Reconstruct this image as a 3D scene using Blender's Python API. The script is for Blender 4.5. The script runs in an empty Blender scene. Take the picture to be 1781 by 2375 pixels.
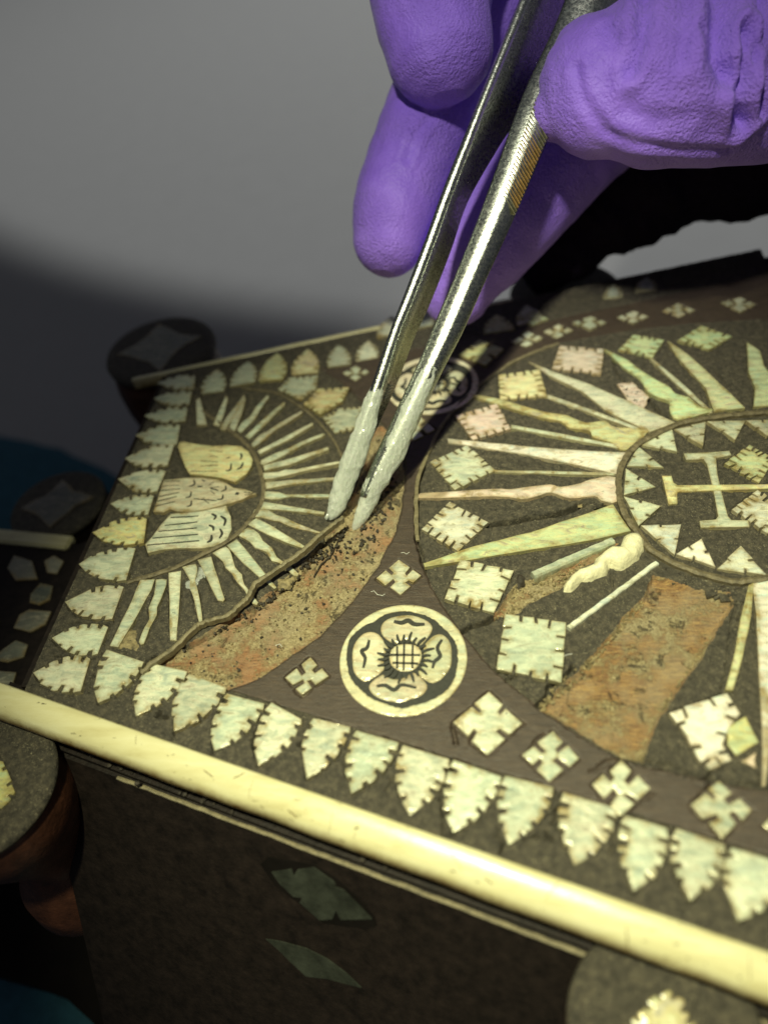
import bpy, bmesh, math, random
import numpy as np
from mathutils import Vector, Matrix, noise as mnoise

random.seed(7); RNG = np.random.default_rng(11)
SC = bpy.context.scene
C = SC.collection
# ------------------------------------------------------------------ camera (1 unit = 1 cm)
SC.unit_settings.scale_length = 0.01
CR = np.array([[0.9892637838449804, 0.012097628628025055, 0.14563932626282758],
               [0.08849642225804685, 0.743481734651347, -0.6628750210162919],
               [-0.11629939475438993, 0.6686468108212305, 0.7344289571894345]])
CP = np.array([6.498, -9.352, 10.0]); FPX = 1733.8
cam_d = bpy.data.cameras.new('camera'); cam = bpy.data.objects.new('camera', cam_d); C.objects.link(cam)
cam.matrix_world = Matrix([[*CR[i], CP[i]] for i in range(3)] + [[0, 0, 0, 1]])
cam_d.sensor_fit = 'HORIZONTAL'; cam_d.sensor_width = 36; cam_d.lens = 36 * FPX / 1781
cam_d.clip_start = 0.1; cam_d.clip_end = 500
cam_d.dof.use_dof = True; cam_d.dof.focus_distance = 12.7; cam_d.dof.aperture_fstop = 0.125
SC.camera = cam
# ------------------------------------------------------------------ light
SC.view_settings.view_transform = 'Standard'; SC.view_settings.look = 'None'
SC.view_settings.exposure = 0; SC.view_settings.gamma = 1
w = bpy.data.worlds.new("World"); SC.world = w; w.use_nodes = True
w.node_tree.nodes['Background'].inputs[0].default_value = (0.85, 0.88, 1.0, 1)
w.node_tree.nodes['Background'].inputs[1].default_value = 0.06

def spot(name, loc, tgt, energy, size_deg, blend, radius, col):
    d = bpy.data.lights.new(name, 'SPOT'); o = bpy.data.objects.new(name, d); C.objects.link(o)
    o.location = loc; o.rotation_euler = (Vector(tgt) - Vector(loc)).to_track_quat('-Z', 'Y').to_euler()
    d.energy = energy; d.spot_size = math.radians(size_deg); d.spot_blend = blend
    d.shadow_soft_size = radius; d.color = col
    return o
# the conservator's bench lamp, a focused beam almost straight down on the slab
spot('bench_lamp', (3.0, -10.0, 28.0), (7.1, -3.7, 0.0), 56000, 43, 1.0, 0.7, (1.0, 0.99, 0.62))
spot('hand_fill', (3.0, -11.5, 27.5), (7.0, 4.9, 5.6), 19000, 28, 0.95, 0.8, (1.0, 0.98, 0.86))  # added fill that brightens the gloved hand
# room light on the far table; cone rim shaped to draw its shadow line
spot('room_lamp', (20.5, 96.0, 110.0), (20.5, 95.9, -10.0), 310000, 66.4, 0.045, 2.0, (0.98, 1.0, 0.965))

# ------------------------------------------------------------------ photograph frames -> place
FR = dict(a=(0, 700, .36166), b=(200, 850, .42194), c=(0, 1200, .42194), d=(600, 1200, .42194), e=(1100, 1200, .41049),
          f=(950, 700, .50090), g=(1000, 1650, .47077), h=(780, 0, .60338), i=(700, 700, .26212), j=(0, 1600, .5425),
          k=(900, 1900, .53104), l=(0, 500, .5425), m=(1300, 400, .28993), n=(1350, 900, .25980), p=(0, 0, 1.0),
          q=(380, 700, .37372), r=(1150, 1150, .21097), s=(0, 1000, .31651), t=(0, 1650, .32775))

def px(fr, x, y):
    a, b, s = FR[fr]; return (a + x * s, b + y * s)

def ray(x, y):
    v = np.array([(x - 890.5) / FPX, -(y - 1187.5) / FPX, -1.0]); return CR @ v     # unit depth

def onz(x, y, z=0.0):
    v = ray(x, y); t = (z - CP[2]) / v[2]; return CP + v * t

def atd(x, y, dep):
    return Vector(CP + ray(x, y) * dep)

def onplane(x, y, p0, n):
    v = ray(x, y); t = np.dot(np.array(p0) - CP, n) / np.dot(v, n); return CP + v * t

def PL(fr, pts, z=0.0):
    return [tuple(onz(*px(fr, *q), z)[:2]) for q in pts]

# ------------------------------------------------------------------ node helpers
def new_mat(name):
    m = bpy.data.materials.new(name); m.use_nodes = True
    nt = m.node_tree; b = nt.nodes['Principled BSDF']; return m, nt, b

class NT:
    def __init__(s, name):
        s.m, s.t, s.b = new_mat(name)
        s.pos = s.n('ShaderNodeNewGeometry').outputs['Position']
    def n(s, ty, **kw):
        x = s.t.nodes.new(ty)
        for k, v in kw.items(): setattr(x, k, v)
        return x
    def l(s, a, b): s.t.links.new(a, b)
    def set(s, sock, v):
        if hasattr(v, 'is_linked') or isinstance(v, bpy.types.NodeSocket): s.l(v, sock)
        else: sock.default_value = v
    def noise(s, scale, detail=4, rough=.55, vec=None, dist=0):
        x = s.n('ShaderNodeTexNoise'); s.l(vec or s.pos, x.inputs['Vector'])
        x.inputs['Scale'].default_value = scale; x.inputs['Detail'].default_value = detail
        x.inputs['Roughness'].default_value = rough; x.inputs['Distortion'].default_value = dist
        return x.outputs['Fac']
    def voro(s, scale, vec=None, feature='F1'):
        x = s.n('ShaderNodeTexVoronoi', feature=feature); s.l(vec or s.pos, x.inputs['Vector']); x.inputs['Scale'].default_value = scale
        return x.outputs['Distance']
    def mapping(s, scale=(1, 1, 1), rot=(0, 0, 0)):
        x = s.n('ShaderNodeMapping'); s.l(s.pos, x.inputs['Vector']); x.inputs['Scale'].default_value = scale; x.inputs['Rotation'].default_value = rot
        return x.outputs['Vector']
    def ramp(s, fac, stops):
        x = s.n('ShaderNodeValToRGB'); s.l(fac, x.inputs['Fac']); e = x.color_ramp.elements
        while len(e) < len(stops): e.new(0.5)
        for el, (p, c) in zip(e, stops):
            el.position = p; el.color = (*c, 1) if len(c) == 3 else c
        return x.outputs['Color']
    def mix(s, fac, a, b):
        x = s.n('ShaderNodeMix', data_type='RGBA'); s.set(x.inputs[0], fac)
        s.set(x.inputs[6], a if not isinstance(a, tuple) else (*a[:3], 1)); s.set(x.inputs[7], b if not isinstance(b, tuple) else (*b[:3], 1))
        return x.outputs[2]
    def math(s, op, a, b=0.0, clamp=False):
        x = s.n('ShaderNodeMath', operation=op); x.use_clamp = clamp; s.set(x.inputs[0], a); s.set(x.inputs[1], b); return x.outputs[0]
    def bump(s, h, dist=.01, strength=1.0, normal=None):
        x = s.n('ShaderNodeBump'); s.l(h, x.inputs['Height']); x.inputs['Distance'].default_value = dist; x.inputs['Strength'].default_value = strength
        if normal is not None: s.l(normal, x.inputs['Normal'])
        return x.outputs['Normal']
    def fin(s, color=None, rough=None, normal=None, **kw):
        if color is not None: s.set(s.b.inputs['Base Color'], color if not isinstance(color, tuple) else (*color[:3], 1))
        if rough is not None: s.set(s.b.inputs['Roughness'], rough)
        if normal is not None: s.l(normal, s.b.inputs['Normal'])
        for k, v in kw.items(): s.set(s.b.inputs[k], v)
        return s.m

def bw(x): return (x, x, x)

def mat_mastic():
    s = NT('dark_mastic')
    g = s.ramp(s.noise(9, 6, .7), [(.28, (.024, .022, .018)), (.5, (.066, .058, .044)), (.72, (.14, .120, .082))])
    sp = s.ramp(s.noise(38, 4, .75), [(.575, bw(0)), (.68, bw(1))])
    sp2 = s.ramp(s.noise(2.2, 3, .6), [(.38, bw(.25)), (.62, bw(.95))])
    k = s.math('MULTIPLY', sp, sp2)
    c = s.mix(k, g, (.50, .45, .29))
    h = s.math('ADD', s.math('MULTIPLY', s.noise(60, 3, .7), .6), s.noise(14, 5, .6))
    return s.fin(c, s.ramp(s.noise(30, 2), [(.3, bw(.42)), (.7, bw(.75))]), s.bump(h, .05, .8))

def mat_walnut():
    s = NT('walnut_veneer')
    v = s.mapping((1.0, 9.0, 1.0), (0, 0, .5))
    gr = s.noise(3.2, 6, .65, v, 1.2)
    c = s.ramp(gr, [(.25, (.033, .026, .021)), (.5, (.062, .046, .036)), (.75, (.105, .076, .053))])
    sc = s.ramp(s.noise(6, 5, .8, s.mapping((30, 1.2, 1), (0, 0, 1.1))), [(.66, bw(0)), (.72, bw(.35))])
    c = s.mix(sc, c, (.16, .13, .10))
    return s.fin(c, s.ramp(s.noise(8, 4), [(.3, bw(.38)), (.7, bw(.6))]), s.bump(s.math('ADD', gr, s.noise(50, 2)), .012, .7))

def mat_bare(name, glue=.5, red=False):
    s = NT(name)
    v = s.mapping((1.2, 7.0, 1.0), (0, 0, .55 if not red else .1))
    gr = s.noise(4.5, 7, .7, v, .8)
    if red: wood = s.ramp(gr, [(.25, (.095, .055, .034)), (.42, (.24, .135, .070)), (.58, (.46, .28, .115)), (.75, (.72, .50, .19))])
    else: wood = s.ramp(gr, [(.3, (.17, .085, .045)), (.5, (.40, .21, .105)), (.72, (.56, .35, .19))])
    gl = s.ramp(s.noise(1.7, 9, .72), [(.56 - .22 * glue, bw(0)), (.64 - .22 * glue, bw(1))])
    gcol = s.ramp(s.noise(26, 6, .8), [(.3, (.07, .055, .03)), (.46, (.33, .27, .14)), (.6, (.60, .52, .30)), (.75, (.80, .74, .48))])
    c = s.mix(s.math('MULTIPLY', gl, .85), wood, gcol)
    dk = s.ramp(s.noise(3.4, 10, .75, None, .5), [(.57, bw(0)), (.62, bw(.75))])
    c = s.mix(s.ramp(s.noise(1.3, 8, .7), [(.42, bw(0)), (.6, bw(.45))]), c, (.46, .40, .27))
    c = s.mix(dk, c, (.035, .030, .026))
    h = s.math('ADD', s.math('MULTIPLY', gl, .5), s.math('ADD', s.noise(40, 5, .75), s.math('MULTIPLY', dk, .5)))
    return s.fin(c, s.ramp(s.noise(22, 3), [(.35, bw(.35)), (.6, bw(.75))]), s.bump(h, .05, .9))

def mat_pearl(name, tint=(.50, .56, .43), tint2=(.36, .43, .36), tint3=(.66, .68, .52), stain=(.30, .21, .065), spec=.55):
    s = NT(name)
    oi = s.n('ShaderNodeObjectInfo').outputs['Random']
    rot = s.n('ShaderNodeMapping'); s.l(s.pos, rot.inputs['Vector'])
    cr = s.n('ShaderNodeCombineXYZ'); s.l(s.math('MULTIPLY', oi, 6.28), cr.inputs[2]); s.l(cr.outputs[0], rot.inputs['Rotation'])
    rot.inputs['Scale'].default_value = (1, 3.0, 1)
    a = s.noise(2.4, 7, .62, rot.outputs['Vector'], 1.2)
    c = s.ramp(a, [(.34, tint2), (.46, tint), (.56, tint3), (.67, (.42, .40, .29))])
    c = s.mix(s.math('MULTIPLY', oi, .35), c, (.66, .66, .50))
    hsv = s.n('ShaderNodeHueSaturation'); s.l(c, hsv.inputs['Color']); s.l(s.math('ADD', s.math('MULTIPLY', s.math('FRACT', s.math('MULTIPLY', oi, 7.3)), .36), .88), hsv.inputs['Value']); s.l(s.math('ADD', s.math('MULTIPLY', s.math('FRACT', s.math('MULTIPLY', oi, 13.7)), .07), .465), hsv.inputs['Hue']); c = hsv.outputs[0]
    met = s.ramp(s.noise(3.1, 3, .5, rot.outputs['Vector'], .6), [(.42, bw(0)), (.62, bw(.26))])
    # scratches and grime
    scr = s.ramp(s.noise(10, 3, .75, s.mapping((45, 1.5, 1), (0, 0, .8))), [(.63, bw(0)), (.68, bw(.35))])
    c = s.mix(scr, c, (.30, .26, .15))
    pit = s.ramp(s.noise(11, 6, .78), [(.58, bw(0)), (.70, bw(.75))])
    c = s.mix(pit, c, (.30, .23, .09))
    at = s.n('ShaderNodeAttribute', attribute_name='edge').outputs['Fac']
    lowm = s.ramp(s.noise(1.9, 7, .72), [(.47, bw(.06)), (.62, bw(1))])
    wide = s.ramp(at, [(.12, bw(0)), (.65, bw(.85))])
    thin = s.ramp(at, [(.60, bw(0)), (1.0, bw(.65))])
    ef = s.math('MAXIMUM', s.math('MULTIPLY', lowm, wide), thin)
    c = s.mix(ef, c, stain)
    h = s.math('ADD', s.noise(7, 4, .6), s.math('MULTIPLY', scr, -.4))
    lw = s.n('ShaderNodeLayerWeight'); lw.inputs[0].default_value = .4
    return s.fin(c, s.ramp(s.noise(5, 4), [(.3, bw(.16)), (.7, bw(.40))]), s.bump(h, .03, .7), **{'Metallic': met, 'Coat Weight': .5, 'Specular IOR Level': .7, 'Coat Roughness': .18, 'Thin Film Thickness': 0.0, 'Thin Film IOR': 1.5} if 'Thin Film Thickness' in s.b.inputs else {})

def mat_ivory():
    s = NT('ivory_bone')
    v = s.mapping((.8, 5.0, 5.0), (0, 0, .28))
    c = s.ramp(s.noise(1.1, 5, .55, v, .3), [(.3, (.60, .55, .30)), (.5, (.70, .66, .39)), (.7, (.76, .73, .47))])
    at = s.n('ShaderNodeAttribute', attribute_name='edge').outputs['Fac']
    ef = s.ramp(s.math('MULTIPLY', at, s.math('ADD', s.noise(6, 5, .7), .5), clamp=True), [(.25, bw(0)), (.9, bw(1))])
    c = s.mix(ef, c, (.15, .08, .014))
    pores = s.ramp(s.noise(4.2, 4, .62, s.mapping((1.0, 4.5, 4.5), (0, 0, .28))), [(.655, bw(0)), (.70, bw(.85))])
    c = s.mix(pores, c, (.06, .045, .015))
    fine = s.ramp(s.noise(9, 3, .8, s.mapping((30, 1.4, 1), (0, 0, .2))), [(.64, bw(0)), (.7, bw(.3))])
    c = s.mix(fine, c, (.35, .27, .10))
    return s.fin(c, s.ramp(s.noise(9, 3, .6, v), [(.3, bw(.18)), (.7, bw(.36))]), s.bump(s.noise(8, 4, .7, v), .008, .4), **{'Coat Weight': .3, 'Coat Roughness': .15, 'Subsurface Weight': 0.0})

def mat_simple(name, col, rough=.5, bumpscale=20, bumpd=.02, var=.35, **kw):
    s = NT(name)
    n = s.noise(bumpscale * .35, 5, .65)
    c = s.ramp(n, [(.3, tuple(x * (1 - var) for x in col)), (.7, tuple(min(1, x * (1 + var)) for x in col))])
    return s.fin(c, rough, s.bump(s.noise(bumpscale, 4, .65), bumpd, .8), **kw)

def mat_metal():
    s = NT('worn_steel')
    n = s.noise(22, 6, .75)
    pit = s.ramp(n, [(.42, bw(.22)), (.52, bw(.30)), (.66, bw(.42))])
    c = s.ramp(s.noise(12, 5, .7), [(.35, (.42, .46, .42)), (.55, (.56, .58, .52)), (.75, (.66, .67, .60))])
    return s.fin(c, pit, s.bump(s.noise(9, 6, .75), .010, .6), Metallic=1.0)

def mat_glove():
    s = NT('purple_nitrile')
    c = s.ramp(s.noise(2, 4, .6), [(.3, (.275, .145, .74)), (.7, (.345, .190, .86))])
    mask = s.ramp(s.noise(.55, 2, .5), [(.38, bw(.35)), (.52, bw(1))])
    vr = s.n('ShaderNodeTexVoronoi', feature='SMOOTH_F1'); s.l(s.pos, vr.inputs['Vector']); vr.inputs['Scale'].default_value = 19
    h = s.math('ADD', s.math('MULTIPLY', s.noise(24, 4, .62), 1.0), s.math('MULTIPLY', vr.outputs['Distance'], .6))
    h = s.math('MULTIPLY', h, mask)
    return s.fin(c, .40, s.bump(h, .045, 1.0), **{'Sheen Weight': .12, 'Specular IOR Level': .42})

def mat_film():
    s = NT('clear_film')
    v = s.mapping((4, 4, 14), (.4, .5, .9))
    n = s.noise(3.0, 5, .7, v, 2.0)
    n2 = s.voro(9, s.mapping((2.5, 1, 1.2), (.2, .7, .6)))
    c = s.ramp(n, [(.3, (.70, .80, .71)), (.55, (.86, .92, .84)), (.75, (.96, .99, .94))])
    return s.fin(c, .10, s.bump(s.math('ADD', n, n2), .025, 1.0), **{'Subsurface Weight': .3, 'Subsurface Radius': (.25, .28, .22), 'Subsurface Scale': 1.0, 'Alpha': .58, 'Transmission Weight': .0, 'IOR': 1.5, 'Coat Weight': .8, 'Coat Roughness': .08})

M = dict(mastic=mat_mastic(), walnut=mat_walnut(), bare=mat_bare('glue_crusted_wood', .55), bare_red=mat_bare('bare_red_wood', .34, True),
         pearl=mat_pearl('mother_of_pearl'), pearl_yellow=mat_pearl('yellow_pearl', (.62, .66, .33), (.55, .66, .40), (.70, .62, .25)),
         pearl_green=mat_pearl('green_pearl', (.56, .70, .40), (.52, .72, .48), (.68, .72, .38)),
         pearl_pink=mat_pearl('pink_pearl', (.70, .60, .50), (.60, .60, .55), (.74, .58, .48)),
         pearl_white=mat_pearl('white_pearl', (.80, .82, .72), (.66, .80, .76), (.86, .82, .68)),
         pearl_cream=mat_pearl('cream_pearl', (.62, .62, .43), (.60, .65, .48), (.66, .60, .38)),
         pearl_side=mat_simple('shaded_wall_pearl', (.030, .034, .027), .6, 7, .02, .6, **{'Specular IOR Level': .2}),  # pearl darkened in colour for the shade on the side wall
         pearl_dim=mat_pearl('shaded_pearl', (.12, .135, .105), (.07, .085, .08), (.16, .16, .12)),  # pearl with shade put into its colour, for bosses and step outside the beam
         cream=mat_simple('cream_wax', (.80, .76, .52), .32, 9, .05, .15, **{'Subsurface Weight': 0.0}),
         ivory=mat_ivory(), dark_fill=mat_simple('dark_engraving_fill', (.035, .036, .030), .6, 60, .01),
         string=mat_simple('brown_stringing', (.15, .125, .075), .45, 30, .02, .5),
         stringl=mat_simple('pale_stringing', (.20, .17, .10), .5, 30, .02, .4),
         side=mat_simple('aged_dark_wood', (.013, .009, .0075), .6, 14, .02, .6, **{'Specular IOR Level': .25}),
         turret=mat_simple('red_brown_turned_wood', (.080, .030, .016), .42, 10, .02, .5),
         grit=mat_simple('crumbled_glue', (.26, .21, .11), .6, 30, .03, .7),
         darkgrit=mat_simple('dark_crumbs', (.045, .037, .028), .6, 30, .03, .6),
         metal=mat_metal(), glove=mat_glove(), film=mat_film(),
         rust=mat_simple('rusty_serration', (.50, .30, .09), .42, 20, .01, .4, Metallic=.2),
         brass=mat_simple('dull_rib_metal', (.36, .33, .20), .38, 20, .01, .4, Metallic=.5),
         table=mat_simple('grey_table_top', (.40, .398, .395), .75, 2.0, .01, .03),
         cloth=mat_simple('teal_cloth', (.030, .12, .17), .9, 12, .03, .2),
         shaded_heel=mat_simple('shaded_heel_dark', (.010, .006, .014), .9, 18, .02, .3, **{'Specular IOR Level': .1}),  # near-black colour stands for shade on the glove heel
         bone_dirt=mat_simple('bone_crack_dirt', (.13, .085, .025), .7, 20, .01, .3),
         ebony=mat_simple('dark_stained_wood', (.0055, .004, .0035), .8, 4, .02, .4, **{'Specular IOR Level': .15}),
         fibre=mat_simple('white_fibre', (.7, .7, .65), .6, 12, .0, .1))

# ------------------------------------------------------------------ object helpers
def root(name, label, cat, loc, group=None):
    o = bpy.data.objects.new(name, None); C.objects.link(o); o.location = loc; o.empty_display_size = .5
    o['label'] = label; o['category'] = cat
    if group: o['group'] = group
    return o

def world_loc(o):
    v = Vector((0, 0, 0))
    while o: v += o.location; o = o.parent
    return v

def put(name, bm_or_me, mat, parent=None, label=None, origin=None, kind=None, smooth=False):
    """link a mesh given in place coordinates; its origin goes to its own middle"""
    if isinstance(bm_or_me, bmesh.types.BMesh):
        me = bpy.data.meshes.new(name); bm_or_me.to_mesh(me); bm_or_me.free()
    else: me = bm_or_me
    n = len(me.vertices); co = np.empty(n * 3, np.float32); me.vertices.foreach_get('co', co); co = co.reshape(-1, 3)
    if origin is None:
        mn, mx = co.min(0), co.max(0); origin = ((mn[0] + mx[0]) / 2, (mn[1] + mx[1]) / 2, mn[2])
    co -= np.array(origin, np.float32); me.vertices.foreach_set('co', co.ravel())
    me.polygons.foreach_set('use_smooth', [smooth] * len(me.polygons))
    if not me.materials: me.materials.append(mat)
    o = bpy.data.objects.new(name, me); C.objects.link(o)
    if parent: o.parent = parent; o.location = Vector(origin) - world_loc(parent)
    else: o.location = origin
    if label: o['label'] = label
    if kind: o['kind'] = kind
    me.update(); return o

def area2(p):
    p = np.array(p); x, y = p[:, 0], p[:, 1]; return .5 * np.sum(x * np.roll(y, -1) - np.roll(x, -1) * y)

def ccw(p): return p if area2(p) > 0 else p[::-1]

def seg_dist(P, line):
    L = np.array(line, np.float32); A = L; B = np.roll(L, -1, 0); AB = B - A
    t = np.clip(((P[:, None, :] - A[None]) * AB[None]).sum(2) / ((AB ** 2).sum(1)[None] + 1e-9), 0, 1)
    return np.sqrt((((P[:, None, :] - A[None]) - t[..., None] * AB[None]) ** 2).sum(2)).min(1)

def in_poly(P, poly):
    x, y = P[:, 0], P[:, 1]; r = np.zeros(len(P), bool)
    for (x0, y0), (x1, y1) in zip(poly, poly[1:] + poly[:1]):
        if y0 != y1: r ^= ((y0 > y) != (y1 > y)) & (x < (x1 - x0) * (y - y0) / (y1 - y0) + x0)
    return r

from mathutils.geometry import delaunay_2d_cdt
def slabpoly(pts, z1, z0=-.06, inset=.03, drop=.006, grain=.055, tilt=.012, wav=.010):
    """extruded plan polygon with a worn, slightly uneven top; vertex attribute 'edge' fades in from the outline"""
    pts = [tuple(map(float, p)) for p in ccw(list(pts))]; A = np.array(pts, np.float32); mn, mx = A.min(0), A.max(0)
    big = max(mx - mn); g = max(grain, big / 26)
    gx, gy = np.meshgrid(np.arange(mn[0], mx[0], g), np.arange(mn[1], mx[1], g), indexing='ij')
    G = np.stack([gx.ravel(), gy.ravel()], 1).astype(np.float32); G += RNG.random(G.shape).astype(np.float32) * g * .5
    G = G[in_poly(G, pts)]
    if len(G): G = G[seg_dist(G, pts) > g * .28]
    # a row of points close inside the outline so that worn edges stay narrow
    n = len(pts)
    co, _, faces, _, _, _ = delaunay_2d_cdt([Vector(p) for p in pts] + [Vector(p) for p in G.tolist()], [(i, (i + 1) % n) for i in range(n)], [list(range(n))], 1, 1e-5)
    V = np.array([(c.x, c.y) for c in co], np.float32); D = seg_dist(V, pts)
    bm = bmesh.new(); lay = bm.verts.layers.float.new('edge')
    tl_ = min(tilt, .009 / big); tx, ty = random.gauss(0, tl_), random.gauss(0, tl_); cx, cy = (mn + mx) / 2; sd = random.random() * 50
    vs_ = []
    for (x, y), d_ in zip(V, D):
        ed = math.exp(-float(d_) / .05); z = z1 + (x - cx) * tx + (y - cy) * ty + mnoise.noise(Vector((x * 2.4, y * 2.4, sd))) * wav - drop * math.exp(-float(d_) / .015)
        v = bm.verts.new((float(x), float(y), float(z))); v[lay] = ed; vs_.append(v)
    for f in faces:
        if len(f) > 2: bm.faces.new([vs_[k] for k in f])
    be = [e for e in bm.edges if e.is_boundary]
    r = bmesh.ops.extrude_edge_only(bm, edges=be)
    for v in [g_ for g_ in r['geom'] if isinstance(g_, bmesh.types.BMVert)]: v.co.z = z0; v[lay] = 1.0
    bmesh.ops.recalc_face_normals(bm, faces=bm.faces)
    if sum(q.normal.z * q.calc_area() for q in bm.faces) < 0: bmesh.ops.reverse_faces(bm, faces=bm.faces)
    return bm

OUTL = []
def piece(name, pts, mat, parent, z1=.022, z0=-.06, inset=.03, label=None, drop=.006):
    if z0 > -.5: OUTL.append(ccw(list(pts)))
    me_bm = slabpoly(pts, z1 + random.uniform(-.004, .014), z0, inset, drop)
    return put(name, me_bm, mat, parent, label)

def notched(corners, nper, depth, width, jit=.15, skip=()):
    """polygon with rectangular saw cuts on each side"""
    c = [Vector(q) for q in ccw(list(corners))]; out = []; n = len(c)
    for i in range(n):
        a, b = c[i], c[(i + 1) % n]; out.append(a.copy()); k = nper[i % len(nper)]
        if not k: continue
        d = b - a; L = d.length; t = d / L; nr = Vector((-t.y, t.x))
        for j in range(k):
            u = (j + 1) / (k + 1) + random.uniform(-1, 1) * jit / (k + 1)
            dd = depth * random.uniform(.7, 1.35); ww = width * random.uniform(.75, 1.25) / 2
            m = a + t * (u * L); sk = t * random.uniform(-.25, .25) * dd
            wob = nr * random.uniform(-.012, .012)
            out += [m - t * ww + wob, m - t * ww * .8 + nr * dd + sk, m + t * ww * .8 + nr * dd * random.uniform(.8, 1.05) + sk, m + t * ww - wob]
    return [tuple(v) for v in out]

def leaf(a, b, tip, n=3, depth=.07, width=.055):
    """arrow leaf: straight base a-b, bulging sides with saw cuts, pointed tip"""
    a, b, t = Vector(a), Vector(b), Vector(tip); m = (a + b) / 2; h = t - m; L = h.length
    out = [tuple(a)]
    def side(p, q, s):
        # from base corner p to the tip q: straight for two thirds, then tapering, stepped by saw cuts
        d = q - p; nr = Vector((d.y, -d.x)).normalized() * s; r = []
        B = .150 * L * random.uniform(.88, 1.12); sk = random.uniform(.92, 1.08)
        def at(u): return p + d * u + nr * (B * max(0.0, math.sin(math.pi * min(1, u * sk) ** .95)) ** .8)
        m = n + 1
        for k in range(m):
            u = (k + .66) / (m + .75) + random.uniform(-.035, .035)
            if random.random() < .06: continue
            du = width * random.uniform(.7, 1.3) / d.length / 2
            tt = (at(min(1, u + du)) - at(max(0, u - du))).normalized(); inn = -Vector((tt.y, -tt.x)) * s
            dd = depth * random.uniform(.5, 1.35) * min(1, (1 - u) * 2.6)
            if k: r.append(at(u - du * random.uniform(2.6, 3.6)) + nr * random.uniform(-.014, .012))
            r += [at(u - du) + nr * random.uniform(-.004, .016), at(u - du * .75) + inn * dd, at(u + du * .6) + inn * dd * random.uniform(.75, 1), at(u + du) + inn * random.uniform(-.006, .022)]
        return r
    o = area2([tuple(a), tuple(b), tuple(t)])
    s = 1 if o > 0 else -1
    out = [tuple(a), tuple(b)] + [tuple(v) for v in side(b, t, s)] + [tuple(t)]
    rs = side(a, t, -s)
    out += [tuple(v) for v in rs[::-1]]
    return out

def jag(pts, amp=.012, step=.12):
    out = []; n = len(pts)
    for i in range(n):
        a, b = Vector(pts[i]), Vector(pts[(i + 1) % n]); k = max(1, int((b - a).length / step))
        for j in range(k):
            p = a.lerp(b, j / k)
            if j: p += Vector((random.uniform(-1, 1), random.uniform(-1, 1))) * amp
            out.append(tuple(p))
    return out

def ribbon(path, w, h, z=0.0, closed=False, wob=.0):
    """strip standing on edge along a plan path; z may be a list (height of its foot)"""
    bm = bmesh.new(); rows = []; n = len(path)
    for i, (x, y) in enumerate(path):
        a = Vector(path[max(0, i - 1)]); b = Vector(path[min(n - 1, i + 1)]); t = (b - a).normalized(); nr = Vector((-t.y, t.x))
        zz = z[i] if isinstance(z, (list, tuple)) else z
        ww = w * (1 + random.uniform(-.12, .12)) / 2
        off = nr * random.uniform(-wob, wob); tz = random.uniform(-wob, wob)
        p = Vector((x, y)) + off
        q = [p - nr * ww, p + nr * ww]
        rows.append([bm.verts.new((q[0].x, q[0].y, zz)), bm.verts.new((q[0].x, q[0].y, zz + h * .85 + tz)), bm.verts.new((p.x, p.y, zz + h + tz)), bm.verts.new((q[1].x, q[1].y, zz + h * .85 + tz)), bm.verts.new((q[1].x, q[1].y, zz))])
    for r0, r1 in zip(rows, rows[1:]):
        for k in range(5):
            bm.faces.new((r0[k], r0[(k + 1) % 5], r1[(k + 1) % 5], r1[k]))
    bm.faces.new(rows[0][::-1]); bm.faces.new(rows[-1])
    bmesh.ops.recalc_face_normals(bm, faces=bm.faces)
    return bm

def smooth_path(pts, k=6):
    P = [np.array(q, float) for q in pts]; P = [2 * P[0] - P[1]] + P + [2 * P[-1] - P[-2]]; out = []
    for i in range(1, len(P) - 2):
        p0, p1, p2, p3 = P[i - 1:i + 3]
        for j in range(k):
            t = j / k
            out.append(tuple(.5 * ((2 * p1) + (-p0 + p2) * t + (2 * p0 - 5 * p1 + 4 * p2 - p3) * t * t + (-p0 + 3 * p1 - 3 * p2 + p3) * t ** 3)))
    out.append(tuple(P[-2])); return out

def tube(path, radii, seg=12, squash=None):
    bm = bmesh.new(); rows = []; n = len(path); path = [Vector(p) for p in path]
    up = Vector((.3, .2, 1)).normalized()
    for i, p in enumerate(path):
        t = (path[min(n - 1, i + 1)] - path[max(0, i - 1)]).normalized()
        u = (up - t * up.dot(t)).normalized(); v = t.cross(u)
        r = radii[i] if isinstance(radii, (list, tuple)) else radii
        rows.append([bm.verts.new(p + (u * math.cos(2 * math.pi * k / seg) + v * math.sin(2 * math.pi * k / seg)) * r) for k in range(seg)])
    for a, b in zip(rows, rows[1:]):
        for k in range(seg): bm.faces.new((a[k], a[(k + 1) % seg], b[(k + 1) % seg], b[k]))
    bm.faces.new(rows[0][::-1]); bm.faces.new(rows[-1])
    return bm

# ------------------------------------------------------------------ slab plan
HY0, HYS = 4.348, .287
def hw(x): return HY0 + HYS * x
XL, XR = -.95, 14.5

base = root('inlaid_cross_base', 'dark wooden cross base with mother of pearl inlay and a yellow ivory edge', 'cross base', (6, 0, -10.0))

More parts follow.
